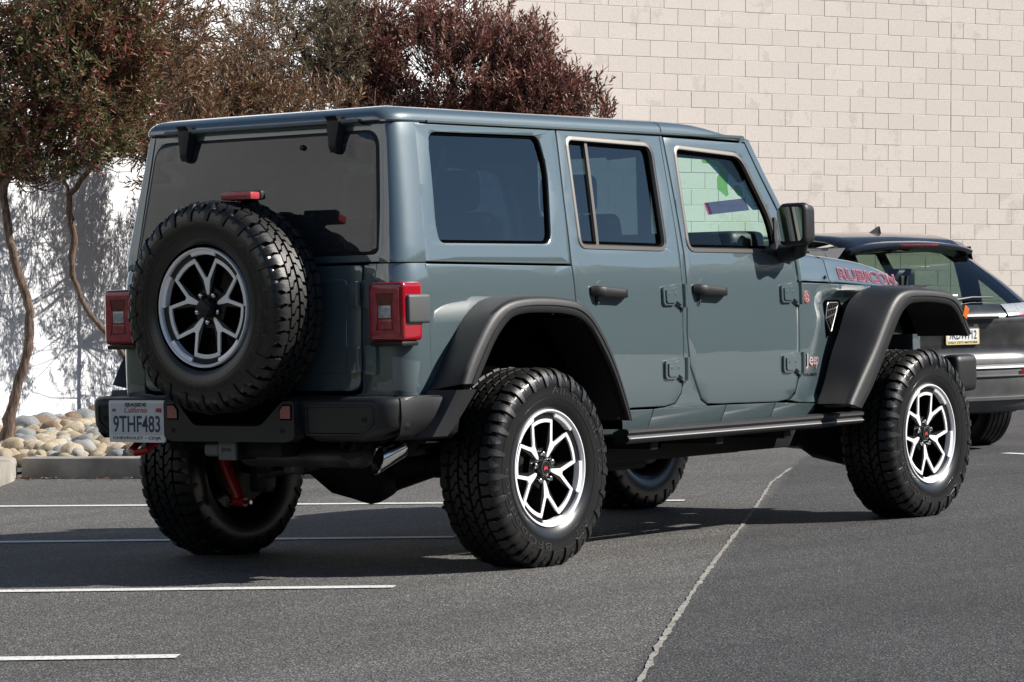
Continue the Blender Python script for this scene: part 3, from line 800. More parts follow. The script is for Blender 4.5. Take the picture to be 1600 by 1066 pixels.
for sg in (-1, 1):   # bumper end that wraps to the flare
    mb = MB(); rows = []
    for i in range(9):
        q = i/8; x = -.765+.26*q; y = .815+.075*sstep(q*1.1)
        rows.append([Vector((x, sg*(y-.10), .704)), Vector((x, sg*(y-.02), .704)), Vector((x, sg*(y-.003), .696)), Vector((x, sg*y, .68)), Vector((x, sg*(y+.002), .62)), Vector((x, sg*(y-.01), .56)), Vector((x, sg*(y-.04), .535)), Vector((x, sg*(y-.10), .535))])
    mb.grid(rows); mb.build('bumper_end', M['plastic'], BP, 50)
    # recessed panel moulding
    poly = rnd([(sg*.395, .676), (sg*.735, .676), (sg*.735, .602), (sg*.672, .553), (sg*.395, .553)], .012, 3)
    fb = lambda u, v, d: Vector((bump_x(u)-.001+d, u, v))
    ring_strip(poly if sg > 0 else poly[::-1], fb, .012, .004, 'bumper_moulding', M['plastic'], BP)
    poly2 = scale_poly(poly, -.013)
    mb = MB(); mb.prism(poly2, lambda u, v: fb(u, v, .002), lambda u, v: fb(u, v, -.0006)); mb.build('bumper_pad', M['plastic2'] if sg > 0 else M['plastic'], BP, 0)
    mb = MB(); mb.lathe([(0, .011), (-.004, .011), (-.004, .008), (-.001, .007), (-.001, .0005)], 16, axis='x', c=(bump_x(.68)-.001, sg*.690, .618)); mb.build('parking_sensor', M['plastic2'], BP)
    mb = MB(); mb.lathe([(0, .010), (-.004, .010), (-.004, .007), (-.001, .006), (-.001, .0005)], 16, axis='x', c=(-.881, sg*.290-.020, .575)); mb.build('parking_sensor', M['plastic2'], BP)
# raised centre section with the dip
cen = [(-.372, .690), (-.315, .690), (-.29, .672), (-.205, .600), (-.18, .592), (.14, .592), (.165, .600), (.235, .672), (.26, .690), (.322, .690), (.322, .545), (.28, .530), (-.33, .530), (-.372, .545)]
mb = MB(); mb.prism(rnd(cen, .015, 3), lambda u, v: Vector((-.82, u, v)), lambda u, v: Vector((-.882, u, v)))
bmesh.ops.remove_doubles(mb.bm, verts=mb.bm.verts, dist=1e-5)
mb.build('bumper_centre', M['plastic'], BP, 30)
mb = MB(); mb.prism([(-.30, .692), (-.19, .60), (.16, .60), (.27, .692)], lambda u, v: Vector((-.80, u, v)), lambda u, v: Vector((-.8505, u, v))); mb.build('bumper_step', M['gap'], BP)
for sg, y in ((1, .272), (-1, -.330)):
    w = .026
    pts = [(y-sg*w, .672-.018), (y-sg*w*.4, .672), (y+sg*w, .672), (y+sg*w, .622), (y-sg*w, .622)]
    if sg < 0: pts = [(y+w, .654), (y+w*.4, .672), (y-w, .672), (y-w, .622), (y+w, .622)]
    else: pts = [(y-w, .654), (y-w*.4, .672), (y+w, .672), (y+w, .622), (y-w, .622)]
    mb = MB(); mb.prism(scale_poly(pts, .007), lambda u, v: Vector((-.881, u, v)), lambda u, v: Vector((-.8845, u, v))); mb.build('reflector_bezel', M['gap'], BP, 0)
    mb = MB(); mb.prism(pts, lambda u, v: Vector((-.883, u, v)), lambda u, v: Vector((-.887, u, v))); mb.build('bumper_reflector', M['reflector'], BP, 0)

# licence plate on the left of the bumper
LX = -.853
def plate(parent, w, h, fn, frame_m, big, top, bottom, script, ink_m, bigw, colour=M['white'], txt_m=None):
    fr_ = rnd([(-w/2-.006, -h/2-.010), (w/2+.006, -h/2-.010), (w/2+.006, h/2+.008), (-w/2-.006, h/2+.008)], .010, 4)
    mb = MB(); mb.prism(fr_, lambda u, v: fn(u, v, -.004), lambda u, v: fn(u, v, .003)); p = mb.build('licence_plate', frame_m, parent, 0)
    inn_ = rnd([(-w/2+.004, -h/2+.018), (w/2-.004, -h/2+.018), (w/2-.004, h/2-.005), (-w/2+.004, h/2-.005)], .006, 3)
    mb = MB(); mb.prism(inn_, lambda u, v: fn(u, v, .0028), lambda u, v: fn(u, v, .0036)); mb.build('plate_face', colour, p, 0)
    text_obj('plate_number', big, bigw, .068, lambda u, v, l: fn(u, v-.012, .0036+l), ink_m, p, .0012, offset=.012)
    text_obj('plate_frame_text', bottom, w*.90, .0145, lambda u, v, l: fn(u, v-h/2+.006, .003+l), txt_m or M['black_ink'], p, .001, offset=.015)
    if top: text_obj('plate_frame_text', top, w*.40, .015, lambda u, v, l: fn(u-.004, v+h/2-.010, .0038+l), M['black_ink'], p, .001, offset=.03)
    if script: text_obj('plate_state_name', script, w*.42, .022, lambda u, v, l: fn(u-.004, v+h/2-.031, .0038+l), M['redink'], p, .001, shear=.35)
    return p
PY = .497
pf = lambda u, v, l: Vector((LX-l, PY-u, .608+v))
lp = plate(BP, .300, .152, pf, M['frame_w'], '9THF483', 'SEASIDE', 'CHEVROLET • CDJR', 'California', M['ink'], .262)
mb = MB(); mb.prism([(.105, .038), (.112, .052), (.14, .052), (.14, .034)], lambda u, v: pf(u, v, .0036), lambda u, v: pf(u, v, .0046)); mb.build('plate_tag', M['redink'], lp, 0)
mb = MB(); mb.prism([(-.140, .034), (-.140, .052), (-.112, .052), (-.112, .034)], lambda u, v: pf(u, v, .0036), lambda u, v: pf(u, v, .0042)); mb.build('plate_tag', M['white'], lp, 0)
text_obj('plate_tag_text', 'APR', .022, .012, lambda u, v, l: pf(u-.126, v+.044, .0042+l), M['black_ink'], lp, .0008, offset=.02)

# ---------------- flares
def flare(name, O, I, Rt, sg, n=44, y_root=.752, y_out=.948):
    O = resample(O, n); I = resample(I, n); Rt = resample(Rt, n)
    mb = MB(); rows = []
    for (ox, oz), (ix, iz), (rx, rz) in zip(O, I, Rt):
        def P3(a, b, t, y): return Vector((a[0]+(b[0]-a[0])*t, sg*y, a[1]+(b[1]-a[1])*t))
        o, i_, r = (ox, oz), (ix, iz), (rx, rz)
        rows.append([P3(r, r, 0, y_root), P3(r, o, .08, y_root+.012), P3(r, o, .45, y_root+(y_out-y_root)*.45), P3(r, o, .86, y_out-.034), P3(o, i_, .02, y_out-.014), P3(o, i_, .12, y_out-.004), P3(o, i_, .28, y_out+.001),
                     P3(o, i_, .52, y_out+.003), P3(o, i_, .565, y_out-.002), P3(o, i_, .61, y_out-.002), P3(o, i_, .65, y_out+.003), P3(o, i_, .90, y_out+.003), P3(o, i_, 1, y_out-.002), P3(o, i_, 1.02, y_out-.012), P3(o, i_, .93, y_out-.016), P3(o, i_, .80, y_out-.05), P3(o, i_, .80, y_root-.10)])
    vr = mb.grid(rows)
    for e in (vr[0], vr[-1]):
        mb.face(e[:15])
    return mb.build(name, M['plastic'], JEEP, 42)
def liner(I, sg, y0=.90, y1=.42, k=1.03, drop=True):
    I = resample(I, 30); cx = sum(p[0] for p in I)/30; z0 = I[0][1]
    mb = MB(); pts = [(cx+(x-cx)*k, z0+(z-z0)*k) for x, z in I]
    pts = [(pts[0][0]-.0, .52)]+pts+([(pts[-1][0]+.0, .52)] if drop else [])
    rows = [[Vector((x, sg*y, z)) for x, z in pts] for y in (y0, (y0+y1)/2, y1)]
    mb.grid(rows); c = mb.bm.verts.new((cx, sg*y1, .7)); last = [v for v in mb.bm.verts if abs(v.co.y-sg*y1) < 1e-6 and v is not c]
    for a, b in zip(last, last[1:]): mb.face([a, b, c])
    return mb.build('wheel_liner', M['gap'], JEEP, 0)
RO = [(-.548, .745), (-.501, .827), (-.435, .915), (-.378, .981), (-.321, 1.028), (-.247, 1.058), (-.153, 1.072), (-.011, 1.075), (.133, 1.067), (.211, 1.056), (.279, 1.028), (.337, .980), (.423, .878), (.499, .746), (.560, .610), (.577, .557)]
RI = [(-.463, .743), (-.402, .824), (-.345, .900), (-.287, .957), (-.228, .996), (-.155, 1.010), (-.013, 1.012), (.131, 1.004), (.223, .986), (.286, .950), (.362, .868), (.449, .748), (.505, .640), (.543, .558)]
RR = [(-.557, .716), (-.498, .778), (-.40, .905), (-.32, .994), (-.232, 1.055), (-.156, 1.077), (-.015, 1.083), (.20, 1.080), (.31, 1.05), (.385, .99), (.46, .89), (.535, .755), (.595, .615), (.612, .557)]
FO = [(2.283, .562), (2.381, .668), (2.501, .796), (2.618, .940), (2.682, 1.013), (2.746, 1.058), (2.826, 1.077), (2.987, 1.077), (3.14, 1.069), (3.243, 1.055), (3.312, 1.025), (3.352, .975), (3.388, .915), (3.43, .860)]
FI = [(2.385, .535), (2.475, .620), (2.517, .667), (2.617, .793), (2.700, .897), (2.765, .968), (2.833, 1.006), (2.934, 1.016), (3.137, 1.008), (3.230, .992), (3.285, .955), (3.325, .905), (3.372, .845)]
FR = [(2.288, .560), (2.350, .650), (2.418, .781), (2.492, .889), (2.568, 1.008), (2.62, 1.047), (2.691, 1.077), (2.79, 1.094), (2.939, 1.098), (3.15, 1.090), (3.30, 1.06), (3.39, .98), (3.44, .87)]
for sg in (-1, 1):
    flare('rear_fender_flare', RO, RI, RR, sg); flare('front_fender_flare', FO, FI, FR, sg, y_root=.768)
    liner(RI, sg, k=1.045); liner(FI, sg, k=1.045, drop=False)
    # lower tail of the rear flare down to the bumper end
    mb = MB(); rows = []
    for q in range(8):
        t = q/7; xo = -.565-.085*t-.02*t*t; z = .722-.175*t; xi = -.458-.105*t-.03*t*t
        rows.append([Vector((xo-.02, sg*(.80-.0*t), z)), Vector((xo+.004, sg*(.925-.04*t), z)), Vector((xo+.02, sg*(.938-.04*t), z)), Vector((xi-.006, sg*(.945-.04*t), z)), Vector((xi, sg*(.935-.04*t), z)), Vector((xi-.01, sg*.72, z))])
    vr = mb.grid(rows); mb.face(vr[0]); mb.face(vr[-1][::-1]); mb.build('flare_tail', M['plastic'], JEEP, 35)
    mb = MB()
    for x, z in ((-.31, .985), (.09, 1.018), (.27, .985), (.40, .86), (.50, .70), (.53, .58)): mb.box((x-.0, sg*.905, z-.012), (.008, .008, .008), .002)
    mb.build('flare_clip', M['satin'], JEEP)
# amber marker
    mb = MB(); mb.box((3.358, sg*.947, .962), (.045, .016, .060), .006, rot=Matrix.Rotation(.5, 3, 'Y')); mb.build('side_marker', M['amber'], JEEP)

# ---------------- bonnet, cowl, grille, front
def hood_sec(x):
    w0 = lerp_t(x, [2.14, 2.5, 3.0, 3.40], [.758, .735, .685, .62]); w1 = lerp_t(x, [2.14, 2.5, 3.0, 3.40], [.705, .678, .628, .56])
    zt = spline([2.14, 2.36, 2.64, 2.92, 3.17, 3.37, 3.46], [1.262, 1.250, 1.232, 1.209, 1.172, 1.118, 1.07])(x); zb = lerp_t(x, [2.14, 2.5, 3.0, 3.4], [1.128, 1.118, 1.095, 1.045])
    h = [(w0, zb), (w0+.001, zb+.004), (w0-.008, zb+.015), ((w0*.62+w1*.38), zb+(zt-zb)*.45), (w1+.022, zt-.022), (w1+.006, zt-.008), (w1-.02, zt), (w1*.5, zt+.015), (0, zt+.02)]
    return h
for x0, x1, nm in ((2.137, 2.478, 'cowl'), (2.486, 3.46, 'bonnet')):
    mb = MB(); rows = []; n = 8 if nm == 'cowl' else 20
    for i in range(n+1):
        x = x0+(x1-x0)*i/n; h = hood_sec(x)
        e = .003 if i in (0, n) else 0
        full = [(-y+e, z-e) for y, z in h]+[(y-e, z-e) for y, z in h[::-1][1:]]
        rows.append([Vector((x, y, z)) for y, z in full])
    rows = [[p+Vector((0, 0, -.04))*(1 if k in (0, len(rows[0])-1) else 1) for k, p in enumerate(rows[0])]]+rows+[[p+Vector((0, 0, -.06)) for p in rows[-1]]]
    hood = mb.grid(rows); HB = mb.build(nm, P, JEEP, 40)
    if nm == 'cowl':
        for bx in (2.20, 2.43):
            for sg in (-1, 1):
                m2 = MB(); h = hood_sec(bx); m2.lathe([(0, .009), (.006, .008), (.007, .0005)], 10, c=(bx, sg*(h[2][0]+.003), h[2][1]+.006)); m2.build('cowl_bolt', M['plastic2'], HB)
def hood_side(x, t):
    h = hood_sec(x); a, b = h[2], h[4]; return (a[0]+(b[0]-a[0])*t, a[1]+(b[1]-a[1])*t)
def decal_fn(lift0):
    def f(u, v, l):
        x = 2.925+u; z = 1.1585-(x-2.61)*.052+v; h = hood_sec(x)
        zs = [h[k][1] for k in (2, 3, 4)]; ys = [h[k][0] for k in (2, 3, 4)]
        return Vector((x, -(lerp_t(z, zs, ys)+.003+lift0+l), z))
    return f
def _mid():
    # the two flats of the bonnet side, evaluated exactly
    def f(x, t):
        h = hood_sec(x); pts = [h[2], h[3], h[4]]; L1 = sqrt((pts[0][0]-pts[1][0])**2+(pts[0][1]-pts[1][1])**2); L2 = sqrt((pts[2][0]-pts[1][0])**2+(pts[2][1]-pts[1][1])**2)
        s = t*(L1+L2)
        if s < L1: a, b, k = pts[0], pts[1], s/L1
        else: a, b, k = pts[1], pts[2], (s-L1)/L2
        return (a[0]+(b[0]-a[0])*k, a[1]+(b[1]-a[1])*k)
    return f
hood_side = _mid()
text_obj('bonnet_lettering_outline', 'RUBICON', .680, .057, decal_fn(.0002), M['decalred'], JEEP, .0004, offset=.045, spacing=1.05)
text_obj('bonnet_lettering', 'RUBICON', .670, .049, decal_fn(.0010), M['decalblack'], JEEP, .0004, offset=.014, spacing=1.09)
s0 = side_surf(-1)
def cowl_pt(u, v, l): return side_surf(-1, cowl_in)(u, v, -l)
text_obj('side_badge_edge', 'Jeep', .148, .074, lambda u, v, l: cowl_pt(2.250+u+.003, .757+v-.002, l+.0005), M['redink'], JEEP, .002, offset=.02)
text_obj('side_badge', 'Jeep', .144, .070, lambda u, v, l: cowl_pt(2.248+u, .759+v, l+.003), M['badge'], JEEP, .003, offset=.004)
text_obj('side_badge_small', 'WRANGLER', .16, .014, lambda u, v, l: cowl_pt(2.240+u, .696+v, l+.0005), M['black_ink'], JEEP, .001)
mb = MB(); c = cowl_pt(2.203, 1.052, 0); mb.lathe([(0, .029), (.005, .028), (.006, .024), (.004, .022), (.004, .0005)], 28, c=c); bd = mb.build('round_badge', M['reflector'], JEEP)
mb = MB(); 
for k in range(5):
    a = pi/2+k*2*pi/5; mb.lathe([(.004, .0055), (.0065, .004), (.0066, .0005)], 8, c=(c.x+.013*cos(a), c.y, c.z+.013*sin(a)))
mb.build('badge_emblem', M['badge'], bd)
# fender vent
for sg in (-1, 1):
    vf = lambda u, v, d: Vector((u, sg*(.742-.10*(u-2.4)-d), v))
    VP = rnd([(2.410, 1.036), (2.56, 1.036), (2.60, .98), (2.455, .862), (2.385, .945)], .022, 4)
    mb = MB(); mb.prism(VP, lambda u, v: vf(u, v, .03), lambda u, v: vf(u, v, -.006)); vo = mb.build('fender_vent', M['gap'], JEEP, 0)
    pp = [(2.428, 1.022), (2.540, 1.022), (2.52, .985), (2.458, .885), (2.405, .948)]
    mb = MB(); pp2 = rnd(pp, .012, 3); mb.tube([vf(u, v, -.008) for u, v in pp2+[pp2[0]]], .0035, 6, cap=False); mb.build('vent_frame', M['satin'], vo)
    mb = MB()
    for k in range(6):
        mb.tube([vf(2.432+.018*k, 1.016, -.007), vf(2.418+.012*k, .960-.012*k, -.007)], .0016, 5)
    mb.tube([vf(2.41, .95, -.007), vf(2.50, .97, -.007)], .0016, 5); mb.tube([vf(2.42, .985, -.007), vf(2.52, .998, -.007)], .0016, 5)
    mb.build('vent_mesh', M['mesh'], vo)
# fender tops, inner engine bay, grille
for sg in (-1, 1):
    mb = MB(); mb.grid([[Vector((x, sg*y, z)) for x in (2.45, 3.46)] for y, z in ((.72, 1.098), (.60, 1.075), (.58, .86))])
    mb.build('inner_fender', P, JEEP, 30)
mb = MB(); mb.box((3.47, 0, .84), (.09, 1.24, .40), .05)
gr = mb.build('grille', P, JEEP, 40)
mb = MB()
for k in range(7): mb.box((3.517, -.27+.09*k, .87), (.006, .05, .26), .002)
mb.build('grille_slot', M['gap'], gr)
for sg in (-1, 1):
    mb = MB(); mb.lathe([(.03, .0005), (.03, .08), (.0, .085)], 28, axis='x', c=(3.49, sg*.45, .90)); mb.build('headlight', M['reverse'], JEEP)
mb = MB(); mb.box((3.53, 0, .66), (.20, 1.72, .16), .05, seg=3)
for sg in (-1, 1): mb.box((3.50, sg*.83, .665), (.20, .10, .18), .035, seg=3)
mb.build('front_bumper', M['plastic'], JEEP, 40)
# bonnet latch, windscreen washer etc.
for sg in (-1, 1):
    mb = MB(); mb.box((3.36, sg*.600, 1.115), (.040, .020, .060), .006); mb.tube([(3.37, sg*.612, 1.08), (3.38, sg*.616, 1.145)], .009, 8); mb.build('bonnet_latch', M['plastic2'], JEEP)
# windscreen
def ws(u, v, d):   # u across, v 0..1 up
    b = Vector((2.165, 0, 1.235)); t = Vector((1.885, 0, 1.755)); p = b+(t-b)*v
    k = 1-.03*v; return Vector((p.x+.03*(1-(u/.68)**2)-.0+d*.0, u*k, p.z))+Vector((-d*.85, 0, -d*.5))
mb = MB(); mb.grid([[ws(u, v, 0) for u in [-.66+1.32*i/8 for i in range(9)]] for v in [i/8 for i in range(9)]]); WS = mb.build('windscreen', M['glass_wind'], JEEP, 60)
mb = MB(); 
for v in (0, 1):
    mb.tube([ws(-.68, v, .01), ws(0, v, .01), ws(.68, v, .01)], .028, 10)
mb.build('windscreen_frame', P, JEEP, 40)
mb = MB(); mb.tube([ws(-.30, .985, .0), ws(.1, .985, .04)], .02, 8); mb.build('sun_visor', M['seat'], JEEP)
def wsp(y, v, l): p = ws(y, v, 0); return p+Vector((-.881, 0, -.474))*(.004+l)
def wstroke(name, pts, w, m):
    mb = MB(); rows = []
    for i, p in enumerate(pts):
        a = Vector(pts[max(i-1, 0)]); b = Vector(pts[min(i+1, len(pts)-1)]); t = b-a; t = Vector((t.x, t.y*.59)).normalized(); n = Vector((-t.y, t.x))
        k = w[i]/2; rows.append([wsp(p[0]+n.x*k, p[1]+n.y*k/.59, 0), wsp(p[0]-n.x*k, p[1]-n.y*k/.59, 0)])
    mb.grid(rows); return mb.build(name, m, JEEP, 0)
mb = MB(); mb.add([wsp(a, b, -.0025) for a, b in ((-.385, .97), (-.60, .42), (-.665, .42), (-.665, .97))], [(0, 1, 2, 3)]); mb.build('dark_reflection_sheet', M['film'], JEEP, 0)  # added dark sheet imitating the dark-blue area of the layered reflections
wstroke('green_paint_mark', [(-.405, .86), (-.455, .875), (-.500, .84), (-.515, .76), (-.485, .69), (-.470, .62), (-.485, .555)], [.018, .045, .055, .050, .058, .06, .02], M['green'])
wstroke('green_paint_dot', [(-.555, .64), (-.558, .60), (-.560, .55)], [.03, .05, .03], M['green'])
wstroke('blue_windscreen_sticker', [(-.345, .452), (-.58, .475)], [.062, .062], M['banner'])
wstroke('red_windscreen_sticker', [(-.335, .450), (-.362, .452)], [.062, .062], M['bannerred'])
# price stickers on the windscreen, read from outside
def wfn(u0, v0, mirror=1):
    return lambda u, v, l: ws(u0+u*mirror, v0+v/.59, -.004-l)

# ---------------- cabin
mb = MB(); mb.box((.75, 0, .62), (2.7, 1.36, .04), .01); mb.build('cabin_floor', M['gap'], JEEP)
mb = MB(); mb.box((1.90, 0, 1.185), (.28, 1.34, .34), .04, seg=3); mb.box((2.05, 0, 1.22), (.16, 1.34, .08), .03)
mb.build('dashboard', M['seat'], JEEP, 40)
mb = MB(); th = radians(65); pts = []
for k in range(25):
    a = 2*pi*k/24; pts.append(Vector((1.66+.185*cos(a)*.42, .36+.185*sin(a), 1.16+.185*cos(a)*.9)))
mb.tube(pts, .014, 8, cap=False); mb.tube([(1.66, .36, 1.16), (1.85, .36, 1.08)], .03, 8); mb.tube([pts[6], (1.66, .36, 1.16), pts[18]], .013, 8); mb.build('steering_wheel', M['seat'], JEEP)
for x in (1.12, .25):
    for y in (-.36, .36) if x > 1 else (-.40, 0, .40):
        w = .50 if x > 1 else .40
        mb = MB(); mb.box((x+.17, y, .88), (.52, w, .16), .05, seg=3)
        mb.box((x-.10, y, 1.17), (.13, w*.92, .52), .055, rot=Matrix.Rotation(-.18, 3, 'Y'), seg=3)
        mb.box((x-.165, y, 1.515), (.10, .27, .17), .045, seg=3); mb.tube([(x-.15, y-.06, 1.40), (x-.16, y-.06, 1.47)], .008, 6); mb.tube([(x-.15, y+.06, 1.40), (x-.16, y+.06, 1.47)], .008, 6)
        mb.build('seat', M['seat'], JEEP, 45)
for sg in (-1, 1):
    mb = MB(); mb.tube([(1.95, sg*.60, 1.60), (1.80, sg*.59, 1.70), (1.20, sg*.585, 1.715), (.45, sg*.585, 1.715), (-.20, sg*.585, 1.68), (-.50, sg*.60, 1.15)], .030, 10)
    mb.tube([(1.19, sg*.60, .65), (1.19, sg*.59, 1.71)], .030, 10); mb.tube([(.38, sg*.60, .65), (.38, sg*.59, 1.71)], .03, 10); mb.build('roll_bar', M['seat'], JEEP)
mb = MB(); mb.tube([(1.19, -.59, 1.71), (1.19, .59, 1.71)], .03, 10); mb.tube([(.38, -.59, 1.71), (.38, .59, 1.71)], .03, 10); mb.build('roll_bar', M['seat'], JEEP)

# ---------------- chassis
for sg in (-1, 1):
    mb = MB(); pr = [(.500, .752), (.516, .79), (.514, .822), (.508, .832), (.498, .834), (.486, .826), (.480, .832), (.472, .836), (.462, .832), (.452, .815), (.450, .76)]
    rows = [[Vector((x, sg*y, z-(0.000))) for z, y in pr] for x in (.70, .72, 1.6, 2.58, 2.60)]
    vr = mb.grid(rows); mb.face(vr[0]); mb.face(vr[-1][::-1]); mb.build('rock_rail', M['plastic'], JEEP, 35)
    mb = MB(); mb.tube([(.71, sg*.834, .4735), (2.60, sg*.834, .4735)], .0035, 6); mb.tube([(.71, sg*.829, .5045), (2.60, sg*.829, .5045)], .0022, 6); mb.build('rail_highlight', M['satin'], JEEP)  # bright lines laid along the rail to imitate its edge highlights
    mb = MB(); mb.box((1.25, sg*.46, .420), (2.6, .08, .14), .01); mb.box((-.38, sg*.46, .53), (.58, .08, .10), .01); mb.box((3.1, sg*.40, .50), (1.0, .08, .12), .01)
    for x in (.95, 1.45, 2.0): mb.box((x, sg*.62, .44), (.06, .34, .05), .01)
    mb.build('frame_rail', M['under'], JEEP, 30)
    mb = MB()
    for x in (.80, .96, 1.30, 1.38): mb.box((x, sg*.503, .425), (.09 if x < 1.2 else .05, .008, .055), .003)
    mb.build('frame_hole', M['gap'], JEEP)
    # body underside
mb = MB(); mb.box((.9, 0, .535), (2.9, 1.42, .05), .01); mb.box((1.05, -.05, .36), (.95, .62, .12), .04, seg=3); mb.box((2.1, 0, .36), (.7, .5, .07), .02); mb.build('skid_plate', M['under'], JEEP, 30)
mb = MB(); mb.box((-.35, 0, .56), (.62, 1.1, .05), .01); mb.build('cargo_floor', M['under'], JEEP)
for x, dy in ((0, .06), (3.008, -.42)):
    mb = MB(); mb.tube([(x, -.72, .392), (x, .72, .392)], .045, 14)
    mb.tube([(x, -.34+0, .392), (x, -.20+dy, .385), (x, -.02+dy-.06, .38), (x, .10+dy, .385), (x, .24+dy, .392)], [.05, .10, .15, .12, .05], 16)
    mb.lathe([(-.135, .0005), (-.14, .075), (-.118, .128), (-.06, .145), (0, .13), (.1, .08), (.16, .05), (.2, .0005)], 20, axis='x', c=(x, -.02+dy-.10, .378))
    mb.build('axle', M['under'], JEEP, 45)
    for sg in (-1, 1):
        mb = MB(); mb.lathe([(-.02, .0005), (-.02, .165), (.01, .165), (.01, .0005)], 36, c=(x, sg*.70, .392)); mb.build('brake_disc', M['dustmetal'], JEEP, 40)
mb = MB(); mb.box((-.02, .58, .345), (.05, .10, .15), .01); mb.box((-.06, .50, .37), (.03, .05, .16), .01); mb.build('brake_bracket', M['dustmetal'], JEEP)
mb = MB(); mb.tube([(-.10, .52, .345), (-.10, -.40, .46)], .016, 10); mb.build('track_bar', M['dustmetal'], JEEP)
for sg in (-1, 1):
    mb = MB(); mb.tube([(-.17, sg*.70+.0, .50), (-.165, sg*.63, .345), (-.16, sg*.585, .250)], [.026, .026, .024], 14); mb.tube([(-.16, sg*.55, .235), (-.16, sg*.61, .235)], .020, 10)
    mb.build('shock_absorber', M['shockred'], JEEP, 40)
    mb = MB(); mb.tube([(-.158, sg*.52, .235), (-.158, sg*.64, .235)], .009, 8); mb.box((-.16, sg*.64, .235), (.03, .012, .03), .004); mb.build('shock_bolt', M['lug'], JEEP)
    mb = MB(); pts = [Vector((.03+.07*cos(t), sg*.46+.07*sin(t), .42+.014*t/1.0*.45)) for t in [i*.35 for i in range(90)]]
    mb.tube(pts, .009, 6); mb.build('coil_spring', M['under'], JEEP)
# red tow hooks: one under the bumper by the plate
for y in (.50, -.50):
    mb = MB(); y2 = y*1.13; mb.tube([(-.72, y2-.048, .520), (-.775, y2-.042, .486), (-.795, y2, .476), (-.775, y2+.042, .486), (-.72, y2+.048, .520)], .015, 10); mb.build('tow_hook', M['shockred'] if y > 0 else M['under'], JEEP)
mb = MB(); mb.tube([(-.66, .52, .478), (-.66, -.34, .46), ], .001, 6)
mb.bm.clear()
rows = []
for y in [.14, .12, -.02, -.2, -.44, -.46]:
    e = .5 if y in (.14, -.46) else 1
    rows.append([Vector((-.60+.09*cos(t)*e, y-.03, .462+.045*sin(t)*e)) for t in [2*pi*i/20 for i in range(20)]])
vr = mb.grid(rows, closed=True); mb.face(vr[0]); mb.face(vr[-1][::-1]); mb.build('muffler', M['muffler'], JEEP, 50)
mb = MB()
rings = []
dirx = Vector((-.82, .34, -.42)).normalized(); up = Vector((0, 0, 1)); sdv = dirx.cross(up).normalized(); upp = sdv.cross(dirx)
def etip(r, t, k): return Vector((-.56, -.53, .468))+dirx*(t+k)+sdv*0
for t, r in ((0, .038), (.02, .044), (.12, .046), (.12, .041), (.03, .039)):
    ring = []
    for i in range(28):
        a = 2*pi*i/28; sl_ = (-.035*cos(a+.0)) if t > .1 else 0
        ring.append(mb.bm.verts.new(Vector((-.60, -.680, .506))+dirx*(t+sl_*1.0)+(sdv*cos(a+pi/2)+upp*sin(a+pi/2))*r))
    rings.append(ring)
for a, b in zip(rings, rings[1:]):
    for i in range(28): mb.face([a[i], a[(i+1) % 28], b[(i+1) % 28], b[i]])
mb.build('exhaust_tip', M['steel'], JEEP, 50)
mb = MB(); mb.tube([(-.56, -.42, .468), (-.50, -.58, .50), (-.56, -.69, .515), (-.61, -.675, .50)], .03, 10); mb.tube([(-.50, .1, .47), (-.1, .30, .50), (.6, .28, .42), (1.4, .22, .40)], .028, 10); mb.build('exhaust_pipe', M['under'], JEEP)
# hitch: receiver, cover and 7-pin socket
mb = MB(); mb.box((-.72, -.02, .495), (.14, .40, .060), .01); mb.box((-.77, .018, .492), (.12, .075, .075), .006); hc = mb.build('hitch_receiver', M['under'], JEEP)
mb = MB(); mb.box((-.838, .018, .497), (.016, .090, .084), .005); hv = mb.build('hitch_cover', M['tag_grey'], hc)
text_obj('hitch_cover_text', 'Jeep', .052, .022, lambda u, v, l: Vector((-.846-l, .018-u, .497+v)), M['plastic2'], hv, .0015)
mb = MB(); mb.box((-.815, .113, .495), (.04, .085, .055), .02, seg=3); mb.build('trailer_socket', M['tag_grey'], hc)
mb = MB(); mb.tube([(-.60, -.12, .440), (-.60, -.12, .400)], .02, 8); mb.box((-.58, -.10, .41), (.03, .09, .04), .01); mb.build('hanger_bracket', M['dustmetal'], JEEP)

# ---------------- wheels
w0 = make_wheel(JEEP, 'wheel')
w0.location = (0, -.818, .391); w0.rotation_euler = (0, radians(-6), 0)
wf = copy_tree(w0, JEEP); wf.location = (3.008, -.818, .391); wf.rotation_euler = (0, radians(-2), 0)
wl = copy_tree(w0, JEEP); wl.location = (0, .818, .391); wl.rotation_euler = (0, radians(20), pi)
wl2 = copy_tree(w0, JEEP); wl2.location = (3.008, .818, .391); wl2.rotation_euler = (0, radians(33), pi)
sp = copy_tree(w0, JEEP); sp.name = 'spare_wheel'; sp.location = (-.872, -.013, 1.060); sp.rotation_euler = (0, radians(36), -pi/2)
for ch in list(sp.children):
    if ch.name.startswith(('tyre', 'sidewall')): ch.scale = (1.042, 1.0, 1.042)
    if ch.name.startswith(('centre_cap', 'cap_ring', 'cap_emblem')): bpy.data.objects.remove(ch)
mb = MB(); mb.lathe([(.06, .04), (.10, .038), (.118, .034), (.120, .0005)], 28); mb.box((0, -.112, 0), (.07, .03, .05), .012); mb.build('carrier_hub', M['plastic2'], sp, 40)
# ================================================================ the lot and its surroundings
# copied camera position and axes: surroundings are placed from them by offset and depth
CAM_POS = Vector((-10.0364, -8.4683, 1.0452)); CAM_YAW = .65451
CAM_FWD = Vector((.7932938, .6087303, -.0115087)); CAM_RIGHT = Vector((.6084252, -.7933098, -.0218708)); CAM_UP = CAM_RIGHT.cross(CAM_FWD)
